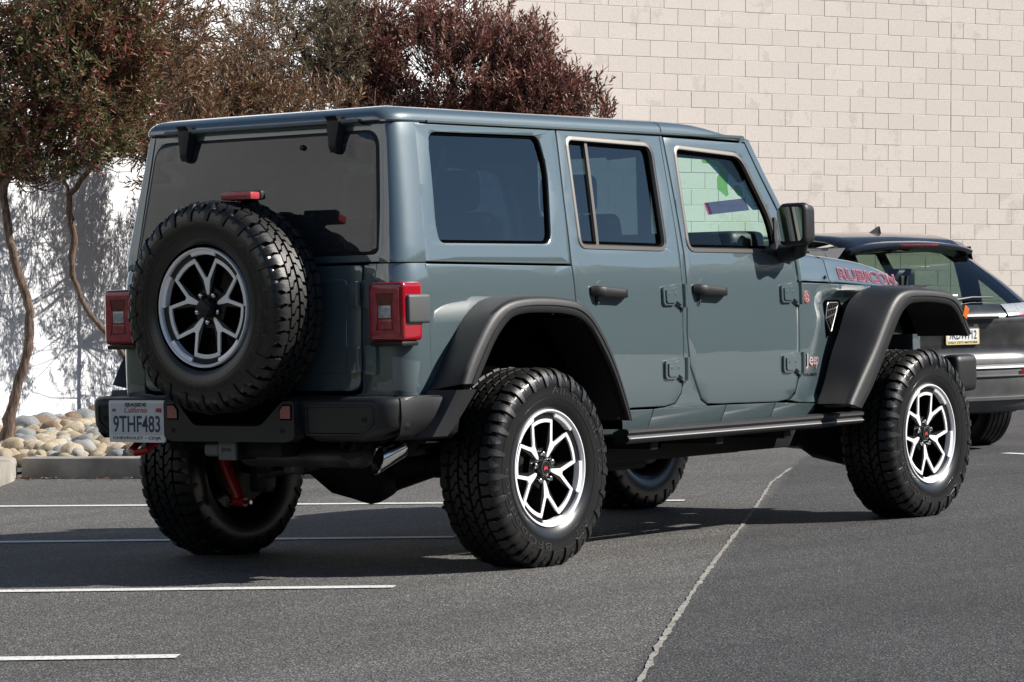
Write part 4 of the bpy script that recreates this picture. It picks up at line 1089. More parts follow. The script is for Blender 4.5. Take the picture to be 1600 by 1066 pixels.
# level camera axes; building frame tilted about one degree to match image verticals
C0 = Vector((CAM_POS.x, CAM_POS.y, 0)); FV = Vector((cos(CAM_YAW), sin(CAM_YAW), 0)); RV = Vector((sin(CAM_YAW), -cos(CAM_YAW), 0))
def AT(X, D, z=0.0): return C0+RV*X+FV*D+Vector((0, 0, z))
def XD(x, y):
    v = Vector((x, y, 0))-C0; return v.dot(RV), v.dot(FV)
def gz(x, y):
    X, D = XD(x, y); return -.15*sstep((D-18.6)/4.2)*sstep((X-1.2)/1.8)
PH = (CAM_FWD+CAM_UP*.0209).normalized(); PU = CAM_RIGHT.cross(PH).normalized()
def PL(X, D, Z): return CAM_POS+CAM_RIGHT*X+PH*D+PU*Z       # building frame from the camera axes, Z measured from eye height

def nodes(m): return m.node_tree, m.node_tree.nodes['Principled BSDF']
def asphalt():
    m = mat('asphalt', (.07, .07, .07), .82, 0, 0, .35); nt, b = nodes(m); L = nt.links.new
    tc = nt.nodes.new('ShaderNodeTexCoord')
    def noise(sc, det=4, rough=.5, vec=None):
        n = nt.nodes.new('ShaderNodeTexNoise'); n.inputs['Scale'].default_value = sc; n.inputs['Detail'].default_value = det; n.inputs['Roughness'].default_value = rough
        L(vec or tc.outputs['Object'], n.inputs['Vector']); return n
    def mr(src, a, b_, c, d):
        k = nt.nodes.new('ShaderNodeMapRange'); k.inputs[1].default_value = a; k.inputs[2].default_value = b_; k.inputs[3].default_value = c; k.inputs[4].default_value = d; L(src, k.inputs[0]); return k.outputs[0]
    def mul(a, b_):
        k = nt.nodes.new('ShaderNodeMath'); k.operation = 'MULTIPLY'; L(a, k.inputs[0]); L(b_, k.inputs[1]); return k.outputs[0]
    vor = nt.nodes.new('ShaderNodeTexVoronoi'); vor.inputs['Scale'].default_value = 135; L(tc.outputs['Object'], vor.inputs['Vector'])
    sep = nt.nodes.new('ShaderNodeSeparateColor'); L(vor.outputs['Color'], sep.inputs[0])
    stones = mr(sep.outputs[0], .62, 1.0, .78, 2.6)
    big = mr(noise(.35, 5).outputs[0], .3, .7, .80, 1.2)
    # streaks from rolling, along the lanes
    mp = nt.nodes.new('ShaderNodeMapping'); mp.inputs['Rotation'].default_value = (0, 0, radians(64)); mp.inputs['Scale'].default_value = (.25, 2.2, 1); L(tc.outputs['Object'], mp.inputs[0])
    streak = mr(noise(1.2, 5, .6, mp.outputs[0]).outputs[0], .3, .7, .84, 1.16)
    fine = mr(noise(28, 3, .7).outputs[0], .3, .7, .86, 1.14)
    # older, paler paving on the near-left side of the joint (a line in plan)
    sx = nt.nodes.new('ShaderNodeSeparateXYZ'); L(tc.outputs['Object'], sx.inputs[0])
    wob = noise(3, 3); 
    e1 = nt.nodes.new('ShaderNodeMath'); e1.operation = 'MULTIPLY_ADD'; e1.inputs[1].default_value = -.5785; L(sx.outputs[0], e1.inputs[0]); L(sx.outputs[1], e1.inputs[2])
    e2 = nt.nodes.new('ShaderNodeMath'); e2.operation = 'ADD'; e2.inputs[1].default_value = 1.70; L(e1.outputs[0], e2.inputs[0])
    side = mr(e2.outputs[0], -.03, .03, .82, 1.12)
    drips = mr(noise(1.7, 7, .68).outputs[0], .62, .72, 1.0, .74)
    v = mul(mul(mul(mul(stones, big), mul(streak, fine)), side), drips)
    col = nt.nodes.new('ShaderNodeMix'); col.data_type = 'RGBA'; col.inputs[6].default_value = (.064, .0645, .066, 1); col.inputs[7].default_value = (.078, .0765, .074, 1)
    L(mr(e2.outputs[0], -.03, .03, 0, 1), col.inputs[0])
    sc = nt.nodes.new('ShaderNodeVectorMath'); sc.operation = 'SCALE'; L(col.outputs[2], sc.inputs[0]); L(v, sc.inputs['Scale']); L(sc.outputs[0], b.inputs['Base Color'])
    bp = nt.nodes.new('ShaderNodeBump'); bp.inputs['Strength'].default_value = .9; bp.inputs['Distance'].default_value = .006
    L(vor.outputs['Distance'], bp.inputs['Height'])
    b2 = nt.nodes.new('ShaderNodeBump'); b2.inputs['Strength'].default_value = .35; b2.inputs['Distance'].default_value = .03; L(noise(6, 6, .65).outputs[0], b2.inputs['Height']); L(bp.outputs[0], b2.inputs['Normal']); L(b2.outputs[0], b.inputs['Normal'])
    return m
M['asphalt'] = asphalt()
def axis_lines(lo, hi, step, far):
    a = [lo+step*i for i in range(int((hi-lo)/step)+1)]; return [-far, -far*.3, lo-12]+a+[hi+12, far*.3, far]
mb = MB(); mb.grid([[Vector((x, y, gz(x, y))) for y in axis_lines(-12, 22, .5, 900)] for x in axis_lines(-12, 26, .5, 900)])
G = mb.build('ground', M['asphalt'], None, 60); G['kind'] = 'structure'

def worn(name, col, th=.42):
    m = mat(name, col, .7); nt, b = nodes(m); L = nt.links.new; tc = nt.nodes.new('ShaderNodeTexCoord')
    n = nt.nodes.new('ShaderNodeTexNoise'); n.inputs['Scale'].default_value = 55; n.inputs['Detail'].default_value = 6; n.inputs['Roughness'].default_value = .75; L(tc.outputs['Object'], n.inputs['Vector'])
    r = nt.nodes.new('ShaderNodeMapRange'); r.inputs[1].default_value = th-.10; r.inputs[2].default_value = th; L(n.outputs[0], r.inputs[0])
    mx = nt.nodes.new('ShaderNodeMix'); mx.data_type = 'RGBA'; mx.inputs[6].default_value = (.09, .09, .088, 1); mx.inputs[7].default_value = (*col, 1); L(r.outputs[0], mx.inputs[0]); L(mx.outputs[2], b.inputs['Base Color'])
    return m
M['line'] = worn('line_paint', (.62, .63, .62), .46)
def gstrip(name, pts, w, m, jit=0.0, n=2, lift=.004, kind='structure', seed=1):
    r_ = random.Random(seed); P2 = []
    for a, b in zip(pts, pts[1:]):
        k = max(1, int((Vector(b)-Vector(a)).length/.06)) if jit else 6
        for i in range(k): P2.append(Vector(a)+(Vector(b)-Vector(a))*i/k)
    P2.append(Vector(pts[-1])); L = []; R = []
    for i, p in enumerate(P2):
        t = (P2[min(i+1, len(P2)-1)]-P2[max(i-1, 0)]).normalized(); nn = Vector((-t.y, t.x)); c = nn*r_.gauss(0, jit*.35)
        ww = w/2*(1+(r_.uniform(-.45, .45) if jit else r_.uniform(-.02, .02)))
        a = p+c+nn*ww; b = p+c-nn*ww*(1+(r_.uniform(-.3, .3) if jit else 0))
        L.append(Vector((a.x, a.y, gz(a.x, a.y)+lift))); R.append(Vector((b.x, b.y, gz(b.x, b.y)+lift)))
    mb = MB(); mb.grid([L, R]); o = mb.build(name, m, None, 0); o['kind'] = kind; return o
gstrip('parking_line', [(1.32, 5.66), (1.938, 4.28), (2.277, 3.516), (2.97, 2.006), (3.542, .919), (3.573, .860)], .10, M['line'])
gstrip('parking_line', [(-1.33, 4.95), (.041, 2.266), (1.08, .414)], .10, M['line'])
gstrip('parking_line', [(-2.87, 2.25), (-1.763, .351), (-.985, -.945)], .10, M['line'])
gstrip('parking_line', [(-4.6, .42), (-3.4, -1.387), (-3.097, -1.842)], .10, M['line'])
gstrip('parking_line', [(10.95, 3.0), (10.75, 2.55), (10.3, 1.2)], .10, M['line'])
gstrip('parking_line', [(8.05, 1.75), (7.90, 1.48)], .08, M['line'])
M['joint'] = mat('pale_crack_filler', (.25, .24, .22), .9, bump=(80, .8, .006), var=(25, .45))
gstrip('pavement_joint', [(-4.4, -4.32), (-2.966, -3.46), (-2.126, -2.946), (-.784, -2.146), (.933, -1.139), (2.399, -.29), (3.178, .164), (5.05, 1.274), (6.45, 2.03)], .018, M['joint'], jit=.004, seed=5)

# kerbs
M['kerb'] = mat('kerb_concrete', (.27, .25, .22), .85, 0, 0, .3, bump=(40, .6, .006), var=(4, .35))
def kerb(name, pts, w, h, label):
    mb = MB(); rows = []
    for i, p in enumerate(pts):
        p = Vector(p); t = (Vector(pts[min(i+1, len(pts)-1)])-Vector(pts[max(i-1, 0)])).normalized(); nn = Vector((-t.y, t.x))
        g = gz(p.x, p.y)
        rows.append([Vector((*(p+nn*o), g+z)) for o, z in ((0, -.1), (0.006, h*.8), (.014, h*.94), (.03, h), (w-.02, h), (w, h-.02), (w, -.1))])
    vr = mb.grid(rows); mb.face(vr[0]); mb.face(vr[-1][::-1]); o = mb.build(name, M['kerb'], None, 40); o['kind'] = 'structure'; return o
def dense(pts, st=.4):
    o = []
    for a, b in zip(pts, pts[1:]):
        k = max(1, int((Vector(b)-Vector(a)).length/st)); o += [tuple(Vector(a)+(Vector(b)-Vector(a))*i/k) for i in range(k)]
    return o+[pts[-1]]
kerb('kerb', dense([(4.055, 6.33), (4.288, 5.524), (4.62, 4.36), (4.78, 4.05), (5.1, 3.95), (6.2, 4.6), (9.5, 7.1)]), .16, .135, '')
kerb('kerb', dense([(2.4, 5.05), (3.10, 5.58), (3.797, 6.13), (4.12, 6.43), (4.20, 6.60), (4.16, 6.80)][::1]), .16, .135, '')

# planter bed
M['soil'] = mat('bed_soil', (.05, .042, .035), .95, bump=(30, .8, .02), var=(6, .3))
def bedz(X, D): return .05+.020*max(0, D-21.1)
mb = MB(); rows = []
for i in range(13):
    D = 20.3+8.5*i/12; xl = -3.53+(D-26.5)*.277-.3; row = []
    for j in range(9):
        X = xl+(2.2+.28*max(0, D-22))*j/8; p = AT(X, D, 0)
        row.append(Vector((p.x, p.y, bedz(X, D)-.03)))
    rows.append(row)
mb.grid(rows); o = mb.build('planting_bed', M['soil'], None, 60); o['kind'] = 'structure'
# cobbles
def rock_mat(nm, c): return mat(nm, c, .78, 0, 0, .35, bump=(22, .5, .012), var=(9, .28))
RM = [('tan', rock_mat('tan_stone', (.33, .27, .19))), ('pale grey', rock_mat('pale_stone', (.30, .30, .28))), ('buff', rock_mat('buff_stone', (.40, .34, .25))), ('brown', rock_mat('brown_stone', (.16, .115, .08))), ('blue grey', rock_mat('blue_grey_stone', (.20, .21, .22)))]
from mathutils import noise as mnoise
def rock_mesh(seed):
    b = bmesh.new(); bmesh.ops.create_icosphere(b, subdivisions=3, radius=1); o = Vector((seed*7.3, seed*1.7, seed*3.1))
    r_ = random.Random(seed); ax = (1, r_.uniform(.62, .9), r_.uniform(.5, .68))
    for v in b.verts:
        n = v.co.normalized(); d = 1+.22*mnoise.noise(n*1.1+o)+.07*mnoise.noise(n*2.6+o)
        # flatten a random facet or two
        p = n*d
        for q in range(3):
            fn = Vector((cos(seed+q*2.1), sin(seed*1.3+q*2.1), .5*cos(q*3+seed))).normalized(); e = p.dot(fn)-.80
            if e > 0: p -= fn*e*.7
        v.co = Vector((p.x*ax[0], p.y*ax[1], p.z*ax[2]))
    me = bpy.data.meshes.new('cobble'); b.to_mesh(me); b.free(); me.polygons.foreach_set('use_smooth', [True]*len(me.polygons)); return me
base = [rock_mesh(i+1) for i in range(7)]
RMS = {}
for i, me in enumerate(base):
    for j, (cn, mt) in enumerate(RM):
        c = me.copy(); c.materials.append(mt); RMS[i, j] = c
rr = random.Random(11)
def cobble(X, D, s, j=None, zoff=0.0):
    i = rr.randrange(7); j = rr.choices(range(5), (5, 4, 5, 1.4, 2))[0] if j is None else j
    o = bpy.data.objects.new('cobble' if s < .13 else 'boulder', RMS[i, j]); COL.objects.link(o)
    p = AT(X, D, bedz(X, D)+s*.30+zoff); o.location = p; o.scale = (s, s, s)
    o.rotation_euler = (rr.uniform(-.35, .35), rr.uniform(-.35, .35), rr.uniform(0, 6.28))
    cn = RM[j][0]
    if s >= .13: tag(o, 'dark %s boulder at the back of the rock bed against the white wall' % cn, 'rock', '%s boulders by the white wall' % cn)
    else:
        sz = 'small' if s < .082 else 'large'
        tag(o, '%s %s rounded cobble in the rock bed behind the kerb' % (sz, cn), 'rock', '%s %s cobbles in the rock bed' % (sz, cn))
nc = 0
D = 21.28
while D < 25.6:
    st = .150; xl = -3.53+(D-26.5)*.277+.12; X = max(-800/4926*D-.15, xl)+rr.uniform(0, .1)
    while X < (262-800)/4926*D and nc < 285:
        cobble(X+rr.uniform(-.03, .03), D+rr.uniform(-.05, .05), rr.uniform(.056, .100), zoff=rr.uniform(-.02, .03)); nc += 1
        X += rr.uniform(.10, .16)
    D += .160
for k in range(11):
    D = 24.6+.18*k; X = -3.53+(D-26.5)*.277+.22+rr.uniform(0, .1); cobble(X, D, rr.uniform(.135, .17), rr.choice((3, 3, 3, 4)), -.01)

# ---------------- block walls, every joint raked
def block_wall(name, org, du, U0, U1, V0, V1, phase_v, m, joint_m, nrm, bw=.406, bh=.203, g=.006, dep=.0038, ctrl=()):
    """org + du*u + PU*v ; blocks stand proud of the joint plane"""
    mb = MB(); me_tint = []
    v = phase_v+math.floor((V0-phase_v)/bh)*bh; row = 0; rb = random.Random(2)
    while v < V1:
        par = (round((v-phase_v)/bh)) % 2
        u = math.floor(U0/bw)*bw+par*bw/2
        while u < U1:
            segs = [(u, u+bw)]
            for c in ctrl:
                if u+.03 < c < u+bw-.03: segs = [(u, c), (c, u+bw)]
            for a, b_ in segs:
                gl = g/2+(.004 if any(abs(a-c) < .02 for c in ctrl) else 0)
                gr_ = g/2+(.004 if any(abs(b_-c) < .02 for c in ctrl) else 0)
                o = rb.uniform(-.0018, .0018)
                q = [(a+gl, v+g/2), (b_-gr_, v+g/2), (b_-gr_, v+bh-g/2), (a+gl, v+bh-g/2)]
                e = .0025
                qi = [(q[0][0]+e, q[0][1]+e), (q[1][0]-e, q[1][1]+e), (q[2][0]-e, q[2][1]-e), (q[3][0]+e, q[3][1]-e)]
                A = [mb.bm.verts.new(org+du*x+PU*y) for x, y in q]
                B = [mb.bm.verts.new(org+du*x+PU*y+nrm*(dep*.6+o)) for x, y in q]
                C = [mb.bm.verts.new(org+du*x+PU*y+nrm*(dep+o)) for x, y in qi]
                mb.face(C); me_tint.append(rb.random())
                for k in range(4):
                    mb.face([B[k], B[(k+1) % 4], C[(k+1) % 4], C[k]]); mb.face([A[k], A[(k+1) % 4], B[(k+1) % 4], B[k]]); me_tint += [me_tint[-1]]*2
            u += bw
        v += bh
    o = mb.build(name, m, None, 0, recalc=False)
    o.data.materials.append(joint_m)
    at = o.data.attributes.new('tint', 'FLOAT', 'FACE'); n = len(o.data.polygons)
    at.data.foreach_set('value', (me_tint+[.5]*n)[:n])
    # joint plane and wall thickness as one more piece of the same mesh
    bm = bmesh.new(); bm.from_mesh(o.data); th = .2
    P4 = [org+du*x+PU*y for x, y in ((U0, V0), (U1, V0), (U1, V1), (U0, V1))]; Q4 = [p-nrm*th for p in P4]
    a = [bm.verts.new(p) for p in P4]; b = [bm.verts.new(p) for p in Q4]
    for f in ([a[0], a[1], a[2], a[3]], [b[3], b[2], b[1], b[0]], [a[3], a[2], b[2], b[3]], [a[1], a[0], b[0], b[1]], [a[0], a[3], b[3], b[0]], [a[2], a[1], b[1], b[2]]):
        ff = bm.faces.new(f); ff.material_index = 1
    bm.to_mesh(o.data); bm.free()
    return o
def wall_mat(nm, col, var, stain, stain_amt):
    m = mat(nm, col, .88, 0, 0, .25); nt, b = nodes(m); L = nt.links.new; tc = nt.nodes.new('ShaderNodeTexCoord')
    at = nt.nodes.new('ShaderNodeAttribute'); at.attribute_name = 'tint'
    r = nt.nodes.new('ShaderNodeMapRange'); r.inputs[3].default_value = 1-var; r.inputs[4].default_value = 1+var; L(at.outputs['Fac'], r.inputs[0])
    n = nt.nodes.new('ShaderNodeTexNoise'); n.inputs['Scale'].default_value = 3.2; n.inputs['Detail'].default_value = 7; n.inputs['Roughness'].default_value = .62; L(tc.outputs['Object'], n.inputs['Vector'])
    n3 = nt.nodes.new('ShaderNodeTexNoise'); n3.inputs['Scale'].default_value = .33; n3.inputs['Detail'].default_value = 2; L(tc.outputs['Object'], n3.inputs['Vector'])
    # stains sit on some blocks only
    k = nt.nodes.new('ShaderNodeMath'); k.operation = 'MULTIPLY_ADD'; k.inputs[1].default_value = .22; L(at.outputs['Fac'], k.inputs[0]); L(n.outputs[0], k.inputs[2])
    k2 = nt.nodes.new('ShaderNodeMath'); k2.operation = 'MULTIPLY_ADD'; k2.inputs[1].default_value = .35; L(n3.outputs[0], k2.inputs[0]); L(k.outputs[0], k2.inputs[2])
    s = nt.nodes.new('ShaderNodeMapRange'); s.inputs[1].default_value = stain; s.inputs[2].default_value = stain+.06; s.inputs[3].default_value = 1; s.inputs[4].default_value = 1-stain_amt; L(k2.outputs[0], s.inputs[0])
    n4 = nt.nodes.new('ShaderNodeTexNoise'); n4.inputs['Scale'].default_value = 45; n4.inputs['Detail'].default_value = 3; L(tc.outputs['Object'], n4.inputs['Vector'])
    r4 = nt.nodes.new('ShaderNodeMapRange'); r4.inputs[1].default_value = .3; r4.inputs[2].default_value = .7; r4.inputs[3].default_value = .95; r4.inputs[4].default_value = 1.05; L(n4.outputs[0], r4.inputs[0])
    m1 = nt.nodes.new('ShaderNodeMath'); m1.operation = 'MULTIPLY'; L(r.outputs[0], m1.inputs[0]); L(s.outputs[0], m1.inputs[1])
    m2 = nt.nodes.new('ShaderNodeMath'); m2.operation = 'MULTIPLY'; L(m1.outputs[0], m2.inputs[0]); L(r4.outputs[0], m2.inputs[1])
    sc = nt.nodes.new('ShaderNodeVectorMath'); sc.operation = 'SCALE'; sc.inputs[0].default_value = col; L(m2.outputs[0], sc.inputs['Scale']); L(sc.outputs[0], b.inputs['Base Color'])
    bp = nt.nodes.new('ShaderNodeBump'); bp.inputs['Strength'].default_value = .4; bp.inputs['Distance'].default_value = .004; L(n4.outputs[0], bp.inputs['Height']); L(bp.outputs[0], b.inputs['Normal'])
    return m
tW = radians(60); duT = (CAM_RIGHT*sin(tW)+PH*cos(tW)).normalized(); nT = duT.cross(PU).normalized()
if nT.dot(PH) > 0: nT = -nT
oT = PL(5.75, 41.4, 0)
TW = block_wall('block_wall', oT, duT, -7.3, 9.0, -1.6, 7.6, .06, wall_mat('tan_block', (.60, .545, .50), .035, .900, .13), mat('tan_mortar', (.54, .49, .445), .9), nT, ctrl=(0.0, -6.05))
tag(TW, 'tall tan concrete block wall with grey stains filling the right background', 'wall')
tB = radians(15.5); duB = (CAM_RIGHT*sin(tB)+PH*cos(tB)).normalized(); nB = duB.cross(PU).normalized()
if nB.dot(CAM_RIGHT) < 0: nB = -nB
oB = PL(-3.53, 26.5, 0)
WW = block_wall('block_wall', oB, duB, -7.0, 11.7, -1.6, 5.0, -.146, wall_mat('white_block', (.66, .68, .71), .02, .93, .08), mat('white_mortar', (.55, .57, .60), .9), nB, g=.005, dep=.0035)
tag(WW, 'white painted block wall dappled with tree shade on the left', 'wall')

# ---------------- trees
def bark(nm, c): 
    m = mat(nm, c, .9, 0, 0, .2); nt, b = nodes(m); L = nt.links.new; tc = nt.nodes.new('ShaderNodeTexCoord')
    mp = nt.nodes.new('ShaderNodeMapping'); mp.inputs['Scale'].default_value = (1, 1, .18); L(tc.outputs['Object'], mp.inputs[0])
    n = nt.nodes.new('ShaderNodeTexNoise'); n.inputs['Scale'].default_value = 55; n.inputs['Detail'].default_value = 6; n.inputs['Roughness'].default_value = .7; L(mp.outputs[0], n.inputs['Vector'])
    r = nt.nodes.new('ShaderNodeMapRange'); r.inputs[1].default_value = .35; r.inputs[2].default_value = .68; r.inputs[3].default_value = .35; r.inputs[4].default_value = 1.9; L(n.outputs[0], r.inputs[0])
    sc = nt.nodes.new('ShaderNodeVectorMath'); sc.operation = 'SCALE'; sc.inputs[0].default_value = c; L(r.outputs[0], sc.inputs['Scale']); L(sc.outputs[0], b.inputs['Base Color'])
    bp = nt.nodes.new('ShaderNodeBump'); bp.inputs['Strength'].default_value = 1; bp.inputs['Distance'].default_value = .012; L(n.outputs[0], bp.inputs['Height']); L(bp.outputs[0], b.inputs['Normal'])
    return m
M['bark'] = bark('shaggy_bark', (.12, .085, .065)); M['bark2'] = bark('grey_bark', (.055, .047, .040)); M['twig'] = mat('bare_twig', (.22, .19, .16), .9)
def leaf_mat(nm, stops, rough=.45):
    m = mat(nm, (.1, .1, .1), rough, 0, 0, .45); nt, b = nodes(m); L = nt.links.new
    at = nt.nodes.new('ShaderNodeAttribute'); at.attribute_name = 'tint'
    cr = nt.nodes.new('ShaderNodeValToRGB'); el = cr.color_ramp.elements
    el[0].position = stops[0][0]; el[0].color = (*stops[0][1], 1); el[1].position = stops[-1][0]; el[1].color = (*stops[-1][1], 1)
    for p, c in stops[1:-1]: e = el.new(p); e.color = (*c, 1)
    L(at.outputs['Fac'], cr.inputs[0]); L(cr.outputs[0], b.inputs['Base Color'])
    tr = nt.nodes.new('ShaderNodeBsdfTranslucent'); L(cr.outputs[0], tr.inputs[0]); mx = nt.nodes.new('ShaderNodeMixShader'); mx.inputs[0].default_value = .28
    L(b.outputs[0], mx.inputs[1]); L(tr.outputs[0], mx.inputs[2]); L(mx.outputs[0], nt.nodes['Material Output'].inputs[0]); return m
LMA = leaf_mat('purple_green_leaf', [(0, (.075, .030, .026)), (.3, (.23, .075, .050)), (.5, (.11, .085, .035)), (.8, (.085, .125, .040)), (1, (.28, .13, .09))])
LMB = leaf_mat('bronze_leaf', [(0, (.075, .050, .032)), (.35, (.17, .080, .048)), (.6, (.19, .115, .055)), (.85, (.13, .12, .055)), (1, (.34, .25, .18))])
LMC = leaf_mat('olive_leaf', [(0, (.05, .045, .03)), (.4, (.13, .105, .06)), (.8, (.19, .14, .09)), (1, (.34, .27, .22))])
LMD = leaf_mat('plum_leaf', [(0, (.06, .028, .026)), (.35, (.17, .070, .055)), (.65, (.25, .105, .080)), (.85, (.18, .13, .075)), (1, (.42, .30, .25))])
def pxp(px, py, D): # image pixel to a point along its camera ray, at depth D
    return CAM_POS+(CAM_RIGHT*((px-800)/4926.15)-CAM_UP*((py-533)/4926.15)+CAM_FWD)*D
def idxlerp(v, n):
    out = []
    for i in range(n):
        t = i/(n-1)*(len(v)-1); k = min(int(t), len(v)-2); out.append(v[k]+(v[k+1]-v[k])*(t-k))
    return out
def tree(name, label, trunk, limbs, blobs, lm, bk, seed, ltw=(.060, .014), up=.9, bare=0, twl=.30, group=None):
    """blobs: (centre, (r across, r deep, r up), twigs)"""
    r_ = random.Random(seed); root = thing(name, label, 'tree', trunk[0][0], group=group); inv = -Vector(trunk[0][0])
    mb = MB(); P_ = [Vector(p)+inv for p, r in trunk]; 
    pr = resample([tuple(p) for p in P_], len(P_)*5); rad = idxlerp([r for p, r in trunk], len(P_)*5)
    pts = [Vector(p)+Vector((r_.uniform(-1, 1), r_.uniform(-1, 1), 0))*.008 for p in pr]
    mb.tube(pts, [max(.006, q*r_.uniform(.88, 1.12)) for q in rad], 10)
    mb.build('trunk', bk, root, 60)
    mb = MB()
    for lb in limbs:
        q = resample([tuple(Vector(p)+inv) for p, r in lb], len(lb)*4); ra = idxlerp([r for p, r in lb], len(lb)*4)
        mb.tube([Vector(p)+Vector((r_.uniform(-1, 1), r_.uniform(-1, 1), r_.uniform(-1, 1)))*.010 for p in q], [max(.004, a) for a in ra], 7)
    V = []; Fc = []; T = []; tw = mb
    nodes_ = [Vector(p)+inv for lb in limbs for p, r in lb]+P_[-2:]
    for c, rad3, nt_ in blobs:
        c = Vector(c)+inv
        for _ in range(nt_):
            while True:
                d = Vector((r_.uniform(-1, 1), r_.uniform(-1, 1), r_.uniform(-1, 1)))
                if d.length < 1: break
            d = d*(d.length**-.35) if d.length > .05 else d
            # lumpy outline
            k = .78+.30*mnoise.noise(d.normalized()*2.3+Vector((seed*3.1, 0, 0)))
            if d.length > k*1.15: d = d*(k*1.15/d.length)
            p = c+RV*d.x*rad3[0]+FV*d.y*rad3[1]+Vector((0, 0, d.z*rad3[2]))
            # holes
            if mnoise.noise(p*1.9+Vector((seed, 5, 9))) < -.34: continue
            outd = (p-c).normalized()
            tdir = (outd*.75+Vector((0, 0, up))+Vector((r_.gauss(0, .35), r_.gauss(0, .35), r_.gauss(0, .25)))).normalized()
            tl = twl*r_.uniform(.6, 1.3); a = p-tdir*tl*.5
            side = tdir.cross(Vector((0, 0, 1))); side = side.normalized() if side.length > .01 else Vector((1, 0, 0))
            if r_.random() < .85:
                nb = min(nodes_, key=lambda q: (q-a).length) if r_.random() < .10 else a-outd*.22
                tw.tube([nb, a*.6+nb*.4+Vector((0, 0, -.03)), a, a+tdir*tl*.6], [.007 if (nb-a).length > .5 else .0045, .0042, .0035, .0018], 3, cap=False)
            ct = r_.random()*.5+.25+ .25*mnoise.noise(p*1.3)
            nl = r_.randint(12, 19)
            for q in range(nl):
                t = .25+.75*q/nl; ph = q*2.4+r_.random(); s2 = (side*cos(ph)+tdir.cross(side)*sin(ph)).normalized()
                b = a+tdir*tl*t; ld = (tdir*r_.uniform(.35, 1.1)+s2*r_.uniform(.35, .9)+Vector((0, 0, r_.uniform(-.25, .15)))).normalized()
                L_ = ltw[0]*r_.uniform(.65, 1.3); W_ = ltw[1]*r_.uniform(.7, 1.25); wd = ld.cross(s2+Vector((r_.gauss(0, .4), r_.gauss(0, .4), r_.gauss(0, .4))))
                if wd.length < .01: continue
                wd.normalize(); nn = ld.cross(wd)
                i = len(V); V += [b, b+ld*L_*.32+wd*W_*.46-nn*L_*.03, b+ld*L_*.70+wd*W_*.40-nn*L_*.02, b+ld*L_+nn*L_*.06*r_.uniform(-1, 1), b+ld*L_*.70-wd*W_*.40-nn*L_*.02, b+ld*L_*.32-wd*W_*.46-nn*L_*.03]
                Fc += [(i, i+1, i+2, i+3), (i, i+3, i+4, i+5)]; tt = min(1, max(0, ct+r_.gauss(0, .17))); T += [tt, tt]
    for _ in range(bare):
        c, rad3, nt_ = r_.choice(blobs); c = Vector(c)+inv; d = Vector((r_.uniform(-1, 1)*rad3[0]*.9, r_.uniform(-1, 1)*rad3[1], r_.uniform(-.8, 1)*rad3[2])); p = c+RV*d.x+FV*d.y+Vector((0, 0, d.z))
        dd = Vector((r_.gauss(0, .4), r_.gauss(0, .4), 1)).normalized(); tw.tube([p, p+dd*.18, p+dd*.36+Vector((r_.gauss(0, .05), r_.gauss(0, .05), 0))], [.004, .003, .0015], 3, cap=False)
    mb.build('branches', bk, root, 60)
    me = bpy.data.meshes.new('crown'); me.from_pydata([tuple(v) for v in V], [], Fc); me.materials.append(lm)
    at = me.attributes.new('tint', 'FLOAT', 'FACE'); at.data.foreach_set('value', T)
    link(bpy.data.objects.new('crown', me), root); return root
def bl(px, py, D, rx, rd, rz, n): return (pxp(px, py, D), (rx, rd, rz), n)
DA = 23.0
tree('tree', 'shaggy tree with purple and green leaves and a leaning trunk at the left edge', [(pxp(10, 690, DA), .052), (pxp(20, 630, DA), .040), (pxp(44, 540, DA), .036), (pxp(46, 490, DA), .034), (pxp(30, 430, DA), .031), (pxp(14, 370, DA), .030), (pxp(6, 300, DA), .030), (pxp(0, 250, DA), .030)],
     [[(pxp(4, 300, DA), .028), (pxp(22, 262, DA-.1), .026), (pxp(50, 215, DA-.2), .024), (pxp(82, 168, DA-.3), .02), (pxp(110, 90, DA-.2), .012), (pxp(120, 20, DA), .006)], [(pxp(0, 260, DA), .025), (pxp(-60, 160, DA+.3), .02), (pxp(-110, 40, DA+.4), .01)], [(pxp(50, 215, DA-.2), .015), (pxp(120, 185, DA), .010), (pxp(190, 130, DA+.2), .006)]],
     [bl(20, 140, DA, .62, .8, .62, 640), bl(130, 110, DA-.2, .50, .7, .55, 560), bl(70, 0, DA, .8, .9, .6, 640), bl(-120, 80, DA+.2, .7, .8, .8, 300), bl(20, 230, DA-.2, .40, .5, .26, 170), bl(185, 45, DA, .35, .5, .5, 260), bl(110, 228, DA, .46, .4, .18, 130), bl(60, 262, DA-.1, .30, .4, .12, 60), bl(150, 150, DA+.3, .5, .5, .4, 260)], LMA, M['bark'], 3, ltw=(.058, .016), up=.55)
DB = 24.4
